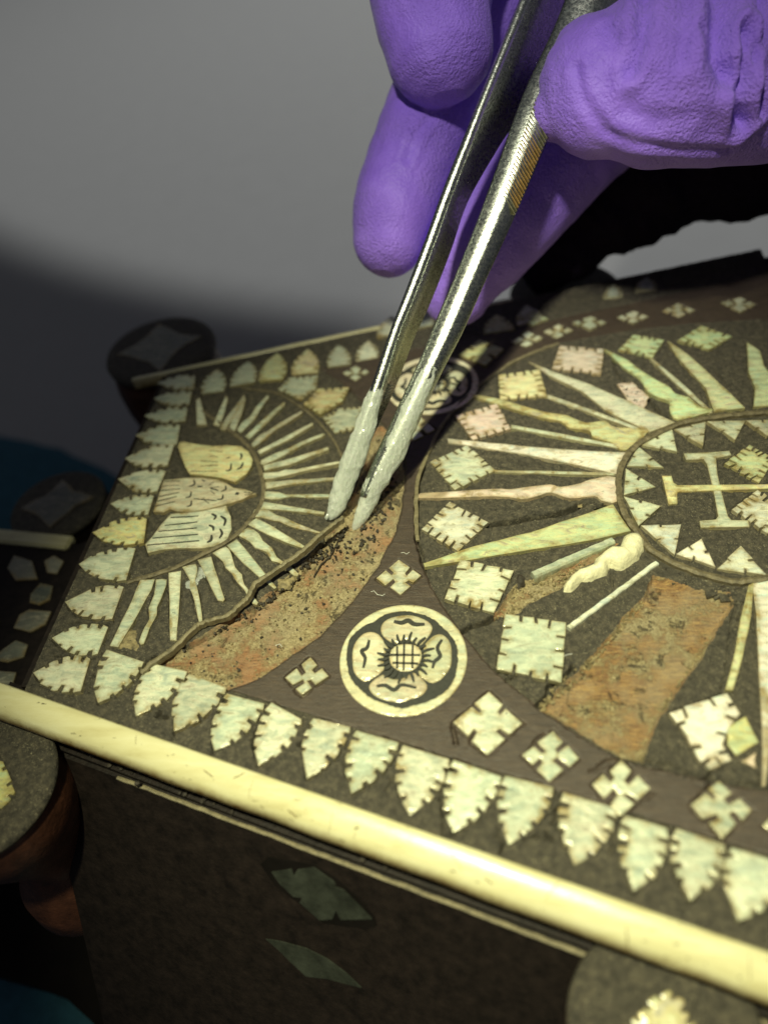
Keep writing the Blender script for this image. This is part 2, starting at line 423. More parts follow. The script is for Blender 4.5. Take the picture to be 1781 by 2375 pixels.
BIG = PL('p', [(1295, 797), (1225, 823), (1150, 865), (1083, 920), (1030, 980), (998, 1041), (970, 1115), (965, 1181), (968, 1255), (982, 1312), (1005, 1369), (1035, 1415), (1070, 1466), (1148, 1558), (1250, 1640), (1342, 1705), (1437, 1760), (1540, 1788), (1646, 1810), (1773, 1836)])
bigc = (10.33, 0.0); bigR = 5.24
ext_top = PL('p', [(1373, 782), (1480, 765), (1600, 752), (1760, 742)])[::-1]
BIGP = ext_top + smooth_path(BIG, 4) + [(13.5, BIG[-1][1] + .15), (14.5, -3.0), (14.5, 4.0)]
ARC_F = PL('p', [(936, 1060), (936, 1120), (928, 1185), (912, 1238), (874, 1314), (811, 1398), (739, 1474), (600, 1571), (525, 1599)])
ARC_B = PL('p', [(752.7, 862.7), (790, 885), (837, 930), (880, 975), (915, 1015)])
DISK = ARC_B + ARC_F                      # outer rim of the dove half disc
PATCH = PL('p', [(354, 1542), (430, 1497), (487, 1462), (575, 1411), (622, 1377), (689, 1318), (748, 1255), (790, 1205), (815, 1150), (840, 1090), (850, 1040), (856, 1006), (885, 985), (915, 1010), (932, 1050), (936, 1110), (930, 1170), (912, 1238), (874, 1314), (811, 1398), (739, 1474), (600, 1571), (525, 1599), (443, 1567)])
PATCH2 = PL('e', [(1000, 330), (1090, 345), (1250, 410), (1450, 425), (1460, 500), (1380, 640), (1300, 760), (1200, 920), (1060, 1120), (1000, 1250), (950, 1390), (820, 1360), (600, 1230), (370, 1080), (480, 960), (600, 860), (780, 640), (940, 460)])
PATCH3 = PL('e', [(105, 565), (180, 440), (230, 380), (330, 350), (480, 290), (640, 220), (760, 150), (810, 150), (690, 240), (540, 330), (480, 410), (300, 490), (262, 540), (190, 560)])
SEAM_F = PL('p', [(525, 1599), (699, 1656), (819, 1685), (937, 1725), (1043, 1761), (1161, 1795), (1311, 1838), (1447, 1885), (1565, 1923), (1781, 1985), (1900, 2022)])
SEAM_B = [(x, -y) for x, y in SEAM_F]
# ------------------------------------------------------------------ top of the slab as a relief of grid faces
def inside(P, poly):
    x, y = P[:, 0], P[:, 1]; r = np.zeros(len(P), bool); n = len(poly)
    for i in range(n):
        x0, y0 = poly[i]; x1, y1 = poly[(i + 1) % n]
        if y0 == y1: continue
        c = ((y0 > y) != (y1 > y)) & (x < (x1 - x0) * (y - y0) / (y1 - y0) + x0); r ^= c
    return r

def dline(P, line, closed=False, R=.6):
    """distance to a polyline, only exact within R"""
    D = np.full(len(P), 9.0, np.float32); L = list(line) + ([line[0]] if closed else [])
    for (x0, y0), (x1, y1) in zip(L, L[1:]):
        m = (P[:, 0] > min(x0, x1) - R) & (P[:, 0] < max(x0, x1) + R) & (P[:, 1] > min(y0, y1) - R) & (P[:, 1] < max(y0, y1) + R)
        if not m.any(): continue
        q = P[m]; dx, dy = x1 - x0, y1 - y0; t = np.clip(((q[:, 0] - x0) * dx + (q[:, 1] - y0) * dy) / (dx * dx + dy * dy + 1e-9), 0, 1)
        d = np.hypot(q[:, 0] - x0 - t * dx, q[:, 1] - y0 - t * dy); D[m] = np.minimum(D[m], d)
    return D

def vnoise(P, f, seed):
    r = np.random.default_rng(seed); G = r.random((256, 256), dtype=np.float32)
    x = P[:, 0] * f + 40.3; y = P[:, 1] * f + 91.7; xi = np.floor(x).astype(int); yi = np.floor(y).astype(int)
    u = x - xi; v = y - yi; u = u * u * (3 - 2 * u); v = v * v * (3 - 2 * v)
    a = G[xi & 255, yi & 255]; b = G[(xi + 1) & 255, yi & 255]; c = G[xi & 255, (yi + 1) & 255]; d_ = G[(xi + 1) & 255, (yi + 1) & 255]
    return (a * (1 - u) + b * u) * (1 - v) + (c * (1 - u) + d_ * u) * v

def fbm(P, f, o, seed, g=.55):
    s = 0; a = 1; t = 0
    for k in range(o): s = s + a * vnoise(P, f, seed + k); t += a; a *= g; f *= 2.03
    return s / t - .5

def sstep(a, b, x):
    t = np.clip((x - a) / (b - a), 0, 1); return t * t * (3 - 2 * t)

# cracks: (frame, points, width, depth)
CR_L = [('f', [(358, 1032), (420, 1025), (480, 1018), (560, 998), (640, 990), (700, 975), (765, 952), (800, 935), (870, 950), (925, 935)], .055, .16),
        ('n', [(560, 1205), (640, 1215), (870, 1218), (900, 1185), (950, 1168), (1010, 1188), (1100, 1180), (1205, 1172), (1165, 935)], .014, .06),
        ('n', [(730, 890), (1050, 870), (1160, 858)], .010, .04),
        ('d', [(1112, 625), (1160, 600), (1215, 590), (1300, 548)], .045, .16),
        ('e', [(110, 860), (180, 880), (190, 935), (240, 880)], .022, .10),
        ('e', [(370, 1060), (415, 1010), (440, 945), (510, 900), (560, 850)], .05, .14),
        ('e', [(980, 1370), (1120, 1405), (1320, 1480), (1470, 1500), (1659, 1510)], .022, .09),
        ('e', [(1325, 1500), (1330, 1430)], .02, .09),
        ('e', [(690, 1410), (760, 1375), (822, 1362)], .014, .06),
        ('e', [(1320, 1030), (1400, 990), (1460, 560), (1490, 430)], .012, .06),
        ('e', [(770, 320), (780, 380)], .016, .07), ('e', [(1440, 545), (1500, 555)], .016, .07),
        ('g', [(780, 300), (850, 270), (935, 238)], .014, .06),
        ('g', [(350, 690), (355, 640), (330, 580)], .02, .10), ('g', [(60, 610), (110, 600)], .02, .08),
        ('g', [(450, 640), (540, 600), (600, 625)], .018, .07), ('g', [(880, 700), (900, 640), (880, 600)], .02, .08),
        ('g', [(1230, 990), (1260, 940)], .01, .05), ('g', [(990, 920), (1000, 880)], .01, .05),
        ('g', [(480, 250), (510, 140), (560, 110)], .012, .05), ('g', [(1040, 430), (1100, 400), (1060, 440)], .012, .05),
        ('g', [(590, 390), (640, 410)], .012, .05), ('g', [(1320, 400), (1390, 370)], .012, .05), ('g', [(40, 430), (60, 520), (60, 590)], .022, .10), ('g', [(560, 520), (640, 470), (600, 560)], .022, .08), ('g', [(1360, 330), (1375, 270)], .016, .06),
        ('c', [(950, 1220), (960, 1190)], .014, .06), ('c', [(1165, 1320), (1165, 1290), (1180, 1130), (1230, 980)], .018, .08),
        ('c', [(1390, 1210), (1395, 1280), (1400, 1170)], .03, .10), ('c', [(880, 1070), (860, 1090), (920, 1100)], .03, .11),
        ('c', [(1640, 1250), (1659, 1230), (1680, 1290)], .03, .10), ('c', [(1040, 870), (1000, 960), (960, 1080), (950, 1190)], .012, .06),
        ('c', [(820, 790), (760, 860), (700, 960)], .012, .05), ('c', [(520, 850), (560, 1010)], .008, .04),
        ('c', [(740, 200), (700, 360), (500, 900), (480, 970)], .010, .05), ('c', [(370, 380), (400, 230), (440, 100)], .008, .03),
        ('c', [(510, 370), (680, 375)], .008, .04), ('c', [(560, 155), (790, 170)], .012, .06), ('c', [(380, 580), (600, 590)], .010, .05), ('c', [(300, 765), (520, 775)], .014, .06),
        ('c', [(800, 785), (860, 770), (840, 760)], .02, .10), ('c', [(1270, 590), (1300, 610)], .02, .07), ('c', [(1000, 715), (1150, 650), (1260, 570), (1390, 490)], .016, .10),
        ('b', [(1230, 890), (1260, 860), (1300, 880)], .008, .05), ('b', [(1230, 830), (1290, 820)], .008, .04), ('b', [(980, 1290), (1050, 1230), (1170, 1140), (1310, 950)], .018, .10),
        ('b', [(420, 1190), (250, 1300)], .006, .03), ('b', [(920, 1300), (930, 1320), (870, 1400)], .03, .08),
        ('d', [(700, 1335), (745, 1310)], .014, .05), ('d', [(740, 1420), (700, 1500)], .014, .06), ('d', [(1000, 1390), (1060, 1370)], .022, .10), ('d', [(1065, 1150), (1085, 1240)], .03, .10), ('d', [(960, 1300), (1000, 1320)], .02, .08),
        ('k', [(490, 150), (510, 100), (470, 70)], .02, .08), ('k', [(690, 60), (720, 100), (640, 80)], .018, .07), ('k', [(800, 245), (760, 270), (700, 200)], .008, .04),
        ('f', [(940, 250), (960, 330), (1000, 370), (1040, 420)], .03, .10), ('f', [(1100, 430), (1150, 500), (1200, 530)], .05, .12), ('f', [(1400, 300), (1440, 350), (1480, 380)], .03, .1)]
CRACKS = []
for fr, pts, wd, dp in CR_L:
    CRACKS.append((jag(PL(fr, pts) + PL(fr, pts)[::-1][1:-1], .018, .09) if False else PL(fr, pts), wd, dp))
# ------------------------------------------------------------------ body and ivory edges
def prism(poly, z0, z1):
    poly = ccw(list(poly)); bm = bmesh.new()
    a = [bm.verts.new((x, y, z0)) for x, y in poly]; b = [bm.verts.new((x, y, z1)) for x, y in poly]
    bm.faces.new(a[::-1]); bm.faces.new(b); n = len(poly)
    for i in range(n): bm.faces.new((a[i], a[(i + 1) % n], b[(i + 1) % n], b[i]))
    return bm
def trap(x0, x1, e): return [(x0, -hw(x0) - e), (x1, -hw(x1) - e), (x1, hw(x1) + e), (x0, hw(x0) + e)]
put('core', prism(trap(XL + .02, XR, -.02), -1.2, -.26), M['side'], base)
SL = .58
def wall_bm():
    bm = bmesh.new(); top, bot = trap(XL + .05, XR, .52), trap(XL + .05, XR, .52 + SL * 7.60)
    top = [top[0], top[1], (XR, hw(XR)), (XL + .05, hw(XL))]; bot = [bot[0], bot[1], (XR, hw(XR)), (XL + .05, hw(XL))]
    a = [bm.verts.new((x, y, -.95)) for x, y in top]; b = [bm.verts.new((x, y, -8.55)) for x, y in bot]
    bm.faces.new(a); bm.faces.new(b[::-1])
    for i in range(4): bm.faces.new((a[i], b[i], b[(i + 1) % 4], a[(i + 1) % 4]))
    bmesh.ops.recalc_face_normals(bm, faces=bm.faces); return bm
put('side_wall', wall_bm(), M['side'], base, 'dark flared side wall under the ivory edge')
# thin left rim of the slab
put('edge_rim', prism([(XL - .10, -4.0), (XL + .0, -4.0), (XL + .0, 3.98), (XL - .10, 3.98)], -1.0, -.012), M['side'], base)

def ivory(sign, x0, x1, wid, ht, name='ivory_edge', label=None, zt=.02):
    """half-round bone strip along the slab edge"""
    bm = bmesh.new(); lay = bm.verts.layers.float.new('edge'); rows = []
    n = int((x1 - x0) / .12); prof = []
    for k in range(13):
        a = k / 12; ang = a * math.pi * .56
        prof.append((wid * math.sin(ang) / 1.0 if ang < math.pi / 2 else wid * (1 - .12 * (ang - math.pi / 2)), -ht * (1 - math.cos(ang)) / 1.19, a))
    prof = [(0, -.25, .7), (0, -.02, .55), (.03, 0, .25)] + [(.03 + p[0], p[1], max(0, (p[2] - .42) / .5)) for p in prof[1:]] + [(.0, -ht, 1)]
    for i in range(n + 1):
        x = x0 + (x1 - x0) * i / n; j1 = mnoise.noise(Vector((x * 1.3, sign, 0))) * .02
        nr = Vector((HYS, 1 * 1.0)).normalized(); rows.append([])
        for (o, z, e) in prof:
            oo = o * (1 + j1 * 2); v = bm.verts.new((x - HYS * oo * .96, sign * (hw(x) + oo * .96), zt + z + j1 * .3)); v[lay] = e; rows[-1].append(v)
    m = len(prof)
    for a, b in zip(rows, rows[1:]):
        for k in range(m): bm.faces.new((a[k], a[(k + 1) % m], b[(k + 1) % m], b[k]))
    bm.faces.new(rows[0]); bm.faces.new(rows[-1][::-1])
    bmesh.ops.recalc_face_normals(bm, faces=bm.faces)
    return put(name, bm, M['ivory'], base, label, smooth=True)
ivory(-1, -3.2, 13.0, .43, .40, label='polished yellow ivory strip along the near edge')
ivory(1, -1.75, 7.0, .26, .26, label='pale ivory strip along the far edge', zt=.02)
# dark moulding under the near strip, with crumbs of old glue
put('moulding', prism([(-1.6, -hw(-1.6) - .18), (XR, -hw(XR) - .18), (XR, -hw(XR) + .2), (-1.6, -hw(-1.6) + .2)], -.82, -.43), M['side'], base)
def on_strip(x, a_):
    ang = a_ * math.pi * .56; o_ = .43 * (math.sin(ang) if ang < math.pi / 2 else 1 - .12 * (ang - math.pi / 2)) + .03; z_ = -.40 * (1 - math.cos(ang)) / 1.19
    j1 = mnoise.noise(Vector((x * 1.3, -1, 0))) * .02; o_ *= 1 + j1 * 2
    return Vector((x + HYS * -o_ * .96, -(hw(x) + o_ * .96), .02 + z_ + j1 * .3))
for x, a0, a1, dx, r_ in ((8.05, .30, .95, .10, .007), (7.25, .02, .35, -.12, .006), (3.0, .05, .22, -.14, .008), (3.15, .10, .5, .02, .003), (4.35, .15, .6, .03, .003), (4.7, .2, .55, .02, .003), (1.2, .05, .25, .06, .004), (5.9, .1, .4, .25, .004), (9.3, .1, .5, .05, .004), (2.4, .25, .32, .18, .008), (3.75, .42, .5, .16, .010), (6.4, .35, .40, .12, .009)):
    put('bone_crack', tube([on_strip(x + dx * t_ + random.uniform(-.01, .01), a0 + (a1 - a0) * t_) for t_ in np.linspace(0, 1, 7)], [r_ * q_ for q_ in (.3, .8, 1, .7, 1, .8, .3)], 6), M['bone_dirt'], base)
put('ledge', prism([(XL + .05, -hw(XL) - .47), (XR, -hw(XR) - .47), (XR, -hw(XR) + .1), (XL + .05, -hw(XL) + .1)], -.96, -.83), M['side'], base)
sp = [(x, -(hw(x) + .525)) for x in np.linspace(.6, 13, 90)]
put('pale_stringing', ribbon(sp, .055, .06, -.96, wob=.006), M['stringl'], base, 'thin pale line along the upper edge of the side wall')
bm = bmesh.new()
for k in range(260):
    x = random.uniform(-1.2, 5.5) if k < 190 else random.uniform(5.5, 11); y = -(hw(x) + .20 + abs(random.gauss(0, .10))); z = -.80
    m = bmesh.ops.create_icosphere(bm, subdivisions=1, radius=random.uniform(.02, .055), matrix=Matrix.Translation((x, y, z)))
    for v in m['verts']: v.co += Vector([random.uniform(-.012, .012) for _ in range(3)])
put('glue_crumb', bm, M['darkgrit'], base, kind='stuff')

# ------------------------------------------------------------------ pearl leaves
N_LEAF = 0
def pleaf(fr, a, b, t, mat='pearl', n=3, depth=.075, width=.055, label=None):
    q = PL(fr, [a, b, t]); q = [(x + random.uniform(-.02, .02), y + random.uniform(-.02, .02)) for x, y in q]; piece('pearl_leaf', leaf(*q, n=n, depth=depth, width=width), M[mat], base, inset=.065, label=label, z1=.026 + random.uniform(-.006, .012))
for a in [('s', (672, 1685), (590, 1920), (245, 1780)), ('s', (802, 1435), (715, 1635), (388, 1515)), ('s', (908, 1148), (825, 1385), (480, 1265)),
          ('s', (995, 870), (935, 1095), (580, 985)), ('s', (1080, 655), (1055, 830), (680, 745), 'pearl_yellow'), ('s', (1135, 480), (1090, 620), (810, 545)),
          ('s', (1215, 300), (1155, 450), (865, 365)), ('s', (1280, 105), (1235, 258), (915, 205))]:
    pleaf(*a[:4], mat=a[4] if len(a) > 4 else 'pearl', n=3, width=.078, depth=.095)
for a in [('b', (522, 328), (498, 425), (275, 385)), ('b', (560, 235), (545, 300), (320, 272)), ('b', (585, 145), (572, 210), (368, 180)), ('b', (600, 55), (590, 125), (385, 92))]:
    pleaf(*a, n=3, width=.08)
for a in [('c', (595, 728), (800, 798), (545, 1022)), ('c', (825, 812), (1030, 852), (755, 1100)), ('c', (1050, 865), (1245, 945), (962, 1185)), ('c', (1245, 968), (1450, 1025), (1185, 1290)),
          ('d', (70, 1015), (235, 1115), (-5, 1370)), ('d', (300, 1105), (510, 1160), (265, 1440)), ('d', (535, 1175), (770, 1240), (510, 1525)), ('d', (800, 1252), (1045, 1335), (838, 1645)),
          ('g', (115, 250), (340, 322), (110, 600)), ('g', (372, 322), (605, 385), (385, 665)), ('g', (655, 410), (905, 485), (705, 765)), ('g', (950, 512), (1160, 572), (992, 880)),
          ('g', (1202, 587), (1447, 657), (1272, 945)), ('g', (1480, 677), (1740, 760), (1515, 1042)), ('g', (1780, 780), (2020, 850), (1800, 1130))]:
    pleaf(*a[:4], mat=a[4] if len(a) > 4 else 'pearl', n=3, width=.07, depth=.10)
for a in [('q', (235, 580), (370, 560), (330, 420)), ('q', (415, 530), (560, 510), (520, 375)), ('q', (600, 500), (740, 490), (700, 325), 'pearl_yellow'), ('q', (800, 455), (960, 440), (900, 300), 'pearl_yellow'),
          ('q', (1020, 410), (1160, 390), (1080, 270)), ('q', (1200, 370), (1330, 350), (1270, 240)), ('f', (-150, 170), (-40, 150), (-80, 70)), ('f', (10, 130), (120, 110), (80, 40)),
          ('f', (340, 150), (490, 130), (400, 60), 'pearl_yellow'), ('f', (500, 110), (620, 90), (540, 20)), ('m', (340, 1010), (500, 990), (420, 900)), ('m', (600, 960), (770, 940), (690, 850))]:
    pleaf(*a[:4], mat=a[4] if len(a) > 4 else 'pearl', n=3, width=.07)
def pseq(fr, pts, n=2, mat='pearl', label=None, name='pearl_leaf', depth=.07, width=.05):
    piece(name, notched(PL(fr, pts), [n], depth, width), M[mat], base, inset=.03, label=label, z1=.03)
pseq('q', [(708, 548), (780, 475), (960, 460), (945, 545), (850, 612)], 3)
pseq('q', [(868, 640), (960, 545), (1150, 535), (1110, 625), (970, 708)], 3, 'pearl_yellow', 'yellow notched leaf beside the far tweezer arm')
pseq('q', [(985, 722), (1090, 665), (1235, 655), (1215, 790), (1060, 820)], 3, 'pearl')

# ------------------------------------------------------------------ notched squares, crosses, triangles
for fr, pts, n, mt, lb in [
    ('f', [(412, 345), (600, 318), (636, 442), (418, 458)], 4, 'pearl_yellow', 'yellow-green notched square'),
    ('f', [(213, 530), (405, 475), (468, 592), (292, 645)], 4, 'pearl_pink', 'pinkish notched square'),
    ('f', [(95, 745), (265, 668), (398, 785), (210, 877)], 4, 'pearl', None),
    ('f', [(55, 1057), (185, 930), (365, 1025), (225, 1160)], 4, 'pearl_white', None),
    ('f', [(695, 208), (898, 222), (885, 342), (658, 312)], 4, 'pearl_pink', 'pinkish notched square in the half shade'),
    ('f', [(1035, 155), (1178, 180), (1122, 265), (965, 228)], 3, 'pearl_green', None),
    ('f', [(1240, 182), (1350, 115), (1492, 165), (1385, 225)], 3, 'pearl_green', None),
    ('d', [(1110, 240), (1402, 300), (1292, 532), (1023, 455)], 3, 'pearl', None),
    ('e', [(175, 553), (518, 602), (492, 942), (125, 862)], 3, 'pearl', 'large notched square at the corner of the bare band'),
    ('n', [(1268, 680), (1490, 515), (1720, 640), (1575, 862)], 4, 'pearl_green', None),
    ('n', [(1332, 1095), (1560, 925), (1800, 1060), (1650, 1312)], 4, 'pearl_white', None)]:
    piece('notched_square', notched(PL(fr, pts), [n], .12, .045), M[mt], base, inset=.035, label=lb, z1=.035)
piece('notched_square', notched(PL('e', [(1100, 1112), (1235, 1060), (1425, 1000), (1500, 1115), (1440, 1190), (1400, 1290), (1450, 1380), (1330, 1430), (1260, 1370), (1190, 1230)]), [1], .11, .05), M['pearl_white'], base, inset=.035, label='broken notched square below the green ray')
piece('pearl_chip', jag(PL('e', [(1425, 1190), (1530, 1130), (1605, 1275), (1560, 1300), (1480, 1350), (1430, 1290)]), .01, .1), M['pearl_yellow'], base, inset=.03, label='loose yellow corner of the broken square')
piece('pearl_chip', jag(PL('e', [(1505, 1380), (1590, 1330), (1590, 1420)]), .02, .08), M['pearl_pink'], base, inset=.02, z1=.0)
piece('pearl_chip', jag(PL('f', [(960, 380), (1030, 370), (1110, 440), (1080, 500), (1020, 470)]), .02, .1), M['pearl_pink'], base, inset=.02, z1=-.0, label='pale chip of old glue under the wavy ray')
for fr, pts, n, mt in [
    ('d', [(648, 340), (770, 238), (893, 325), (780, 432)], 1, 'pearl'), ('d', [(147, 885), (285, 773), (385, 878), (240, 982)], 1, 'pearl'),
    ('d', [(1070, 1132), (1265, 963), (1447, 1135), (1255, 1312)], 1, 'pearl'), ('g', [(448, 220), (600, 103), (727, 235), (582, 352)], 1, 'pearl'),
    ('g', [(793, 365), (935, 248), (1077, 385), (932, 522)], 1, 'pearl'), ('g', [(1278, 465), (1415, 348), (1577, 490), (1432, 632)], 1, 'pearl'), ('g', [(1632, 565), (1730, 480), (1830, 590), (1760, 680)], 1, 'pearl'),
    ('f', [(230, 250), (322, 180), (437, 222), (352, 300)], 1, 'pearl_yellow'), ('f', [(468, 188), (550, 140), (615, 170), (540, 212)], 1, 'pearl'), ('f', [(490, 80), (570, 45), (640, 80), (570, 112)], 1, 'pearl_green'),
    ('f', [(620, 140), (690, 105), (755, 135), (680, 172)], 1, 'pearl'), ('f', [(755, 100), (840, 70), (910, 100), (835, 132)], 1, 'pearl'), ('f', [(960, 75), (1035, 45), (1105, 72), (1035, 105)], 1, 'pearl'),
    ('f', [(1170, 45), (1240, 10), (1320, 40), (1245, 75)], 1, 'pearl'), ('f', [(1440, 5), (1530, -20), (1600, 15), (1530, 50)], 1, 'pearl'),
    ('i', [(900, 1090), (1040, 1010), (1178, 1140), (985, 1235)], 1, 'pearl'), ('q', [(1110, 445), (1190, 400), (1275, 440), (1190, 495)], 1, 'pearl')]:
    piece('pearl_cross', notched(PL(fr, pts), [n], .14, .085), M[mt], base, inset=.03, z1=.028)
for pts in [[(398, 705), (500, 525), (725, 722)], [(388, 728), (655, 885), (370, 965)], [(368, 975), (700, 1060), (500, 1242)], [(522, 1235), (882, 1223), (825, 1497)],
            [(835, 1495), (1062, 1355), (1185, 1612)], [(1200, 1625), (1412, 1420), (1648, 1682)], [(530, 515), (800, 368), (846, 577)], [(818, 375), (1102, 308), (1075, 527)],
            [(1110, 310), (1455, 298), (1362, 477)], [(1458, 298), (1780, 285), (1650, 440)]]:
    piece('notched_triangle', notched(PL('n', pts), [1], .07, .045), M['pearl_white' if pts[0][0] in (835, 1200, 522) else 'pearl'], base, inset=.03, z1=.028)
# the interlaced letters of the medallion
piece('pearl_letter', PL('n', [(905, 592), (1200, 578), (1310, 568), (1330, 608), (1190, 632), (1205, 780), (1240, 930), (1300, 1150), (1330, 1182), (1478, 1186), (1492, 1245), (1056, 1252), (1045, 1192), (1190, 1178), (1212, 1150), (1170, 930), (1110, 690), (1080, 645), (925, 650)]), M['pearl'], base, inset=.02, z1=.02, label='upright bar with serifs inside the medallion')
piece('pearl_letter', PL('n', [(710, 792), (795, 792), (812, 850), (850, 875), (1200, 872), (1800, 868), (1800, 905), (1200, 925), (850, 935), (845, 960), (848, 1040), (770, 1050)]), M['pearl_yellow'], base, inset=.02, z1=.030, label='long horizontal bar crossing the upright bar')

# ------------------------------------------------------------------ rays of the great medallion
def ray_piece(fr, pts, mt='pearl', z1=.026, label=None, inset=.025, z0=-.06):
    P_ = PL(fr, pts)
    if len(pts) > 11: P_ = smooth_path(P_ + [P_[0]], 3)[:-1]
    else: P_ = jag(P_, .006, .25)
    return piece('pearl_ray', P_, M[mt], base, inset=inset, z1=z1, z0=z0, label=label)
ray_piece('f', [(175, 635), (560, 675), (800, 692), (1000, 702), (955, 800), (830, 772), (560, 715), (180, 655)], 'pearl_white')
ray_piece('f', [(395, 783), (660, 786), (948, 792), (948, 806), (660, 799), (392, 793)], inset=.008)
ray_piece('f', [(50, 889), (390, 870), (460, 872), (540, 862), (650, 850), (700, 862), (790, 846), (830, 830), (952, 817), (958, 930), (885, 925), (855, 905), (742, 915), (655, 888), (590, 905), (520, 917), (400, 905), (50, 912)], 'pearl_pink', label='scalloped pinkish ray')
ray_piece('f', [(64, 1216), (300, 1135), (560, 1072), (760, 1005), (940, 943), (1022, 1068), (840, 1110), (560, 1152), (300, 1196), (70, 1232)], 'pearl_green', label='broad green ray with brown specks')
ray_piece('f', [(275, 430), (420, 456), (560, 498), (640, 518), (720, 528), (760, 545), (820, 566), (900, 556), (950, 585), (1040, 588), (1105, 602), (1000, 692), (930, 657), (850, 632), (828, 600), (740, 590), (700, 560), (600, 540), (480, 502), (330, 455)], 'pearl_yellow', label='scalloped yellow ray')
ray_piece('f', [(550, 278), (680, 330), (820, 378), (1000, 458), (1228, 562), (1110, 607), (980, 545), (900, 502), (800, 420), (640, 340)], 'pearl')
ray_piece('f', [(470, 574), (720, 618), (960, 665), (962, 682), (720, 636), (468, 590)], inset=.008)
ray_piece('f', [(640, 430), (850, 505), (1060, 588), (1040, 597), (840, 520), (636, 446)], inset=.008)
ray_piece('f', [(900, 222), (1000, 268), (1040, 300), (1080, 328), (1140, 366), (1200, 398), (1230, 430), (1290, 448), (1340, 490), (1402, 510), (1242, 552), (1202, 512), (1200, 470), (1150, 450), (1100, 420), (1062, 362), (990, 310)], 'pearl_green')
ray_piece('f', [(1118, 262), (1260, 380), (1402, 516), (1388, 522), (1250, 400), (1112, 272)], inset=.008)
ray_piece('f', [(1192, 183), (1290, 250), (1400, 350), (1552, 496), (1408, 512), (1370, 405), (1300, 330), (1230, 250)], 'pearl_green')
ray_piece('f', [(1560, 190), (1620, 230), (1640, 300), (1700, 380), (1740, 480), (1590, 490), (1598, 400), (1568, 330)], 'pearl_green')
ray_piece('e', [(1545, 395), (1575, 380), (1560, 560), (1510, 800), (1455, 990), (1413, 985), (1470, 760), (1500, 580)], 'pearl_green', z1=.05, label='narrow ray shining green')
ray_piece('e', [(1565, 365), (1740, 345), (1760, 600), (1700, 1000), (1640, 1525), (1622, 1525), (1622, 1200), (1605, 900), (1590, 560)], 'pearl_white', z1=.04, label='broad white ray at the right edge')
# two rays that have come loose and stand proud
def bar(a, b, wd, h0, h1, z0):
    a, b = Vector(a), Vector(b); d_ = (b - a); t = d_.normalized(); nr = Vector((-t.y, t.x)); bm = bmesh.new(); rows = []; lay = bm.verts.layers.float.new('edge')
    N = 26
    for i in range(N + 1):
        p = a + d_ * i / N; hh = h0 + (h1 - h0) * i / N; j = random.uniform(-.006, .006)
        rr = []
        for (o, z) in ((-.5, 0), (-.5, .75), (-.35, 1), (.35, 1), (.5, .75), (.5, 0)):
            v = p + nr * (o * wd + j); rr.append(bm.verts.new((v.x, v.y, z0 + z * hh + random.uniform(-.003, .003))))
        rows.append(rr)
    for r0, r1 in zip(rows, rows[1:]):
        for k in range(6): bm.faces.new((r0[k], r0[(k + 1) % 6], r1[(k + 1) % 6], r1[k]))
    bm.faces.new(rows[0]); bm.faces.new(rows[-1]); bmesh.ops.recalc_face_normals(bm, faces=bm.faces)
    for r in rows:
        for k in (0, 5): r[k][lay] = .8
    return bm
pa, pb = PL('r', [(405, 865), (1290, 470)], .1)
put('pearl_ray', bar(pa, pb, .13, .20, .17, -.08), M['pearl'], base, 'thick squared ray lying loose on the bare patch')
pa, pb = PL('e', [(532, 627), (1030, 258)], .05)
put('pearl_ray', bar(pa, pb, .085, .09, .09, -.01), M['pearl_white'], base, 'glaring white narrow ray beside the bare band')

def blob(fr, outline, z0, z1, mat, name, label=None, rough=.03, fr_in=.55, parent=None):
    """a pillowy lump on a traced plan outline"""
    pts = ccw(PL(fr, outline, z1 * .4)); pts = jag(pts, .008, .06); c = Vector((sum(p[0] for p in pts) / len(pts), sum(p[1] for p in pts) / len(pts)))
    bm = bmesh.new(); bm.faces.new([bm.verts.new((x, y, 0)) for x, y in pts])
    bmesh.ops.triangulate(bm, faces=bm.faces)
    for _ in range(3): bmesh.ops.subdivide_edges(bm, edges=[e for e in bm.edges if e.calc_length() > .08], cuts=1, use_grid_fill=False); bmesh.ops.triangulate(bm, faces=bm.faces)
    arr = np.array([(v.co.x, v.co.y) for v in bm.verts], np.float32); D = dline(arr, pts, True, 1.0)
    N = fbm(arr, 3.0, 3, 31) * 2 * rough * 2.2 + fbm(arr, 11, 3, 37) * rough
    for v, dd, nn in zip(bm.verts, D, N):
        k = min(1, dd / .16); v.co.z = z0 + (z1 - z0) * math.sqrt(max(0, 1 - (1 - k) ** 2)) + nn * k
    bmesh.ops.recalc_face_normals(bm, faces=bm.faces)
    if sum(f.normal.z for f in bm.faces) < 0: bmesh.ops.reverse_faces(bm, faces=bm.faces)
    return put(name, bm, M[mat], parent or base, label, smooth=True)
blob('r', [(740, 960), (800, 880), (900, 800), (1010, 760), (1060, 740), (1090, 680), (1170, 610), (1260, 560), (1350, 560), (1375, 500), (1400, 440), (1480, 400), (1580, 410), (1640, 480), (1640, 580), (1580, 680), (1480, 750), (1380, 800), (1310, 790), (1260, 770), (1230, 840), (1130, 880), (1050, 920), (950, 920), (900, 980), (830, 1035), (740, 1030)], -.04, .19, 'cream', 'cream_wax_lump', 'crumpled cream lump of wax in the loosened ray bed', rough=.035)
blob('r', [(215, 850), (290, 840), (340, 890), (320, 960), (240, 990), (205, 930)], -.06, .07, 'darkgrit', 'dark_crumb', 'dark crumb between the notched square and the thick ray')
blob('r', [(980, 90), (1090, 40), (1135, 110), (1050, 140), (985, 140)], -.02, .05, 'mastic', 'mastic_chip', 'small square chip of dark mastic')
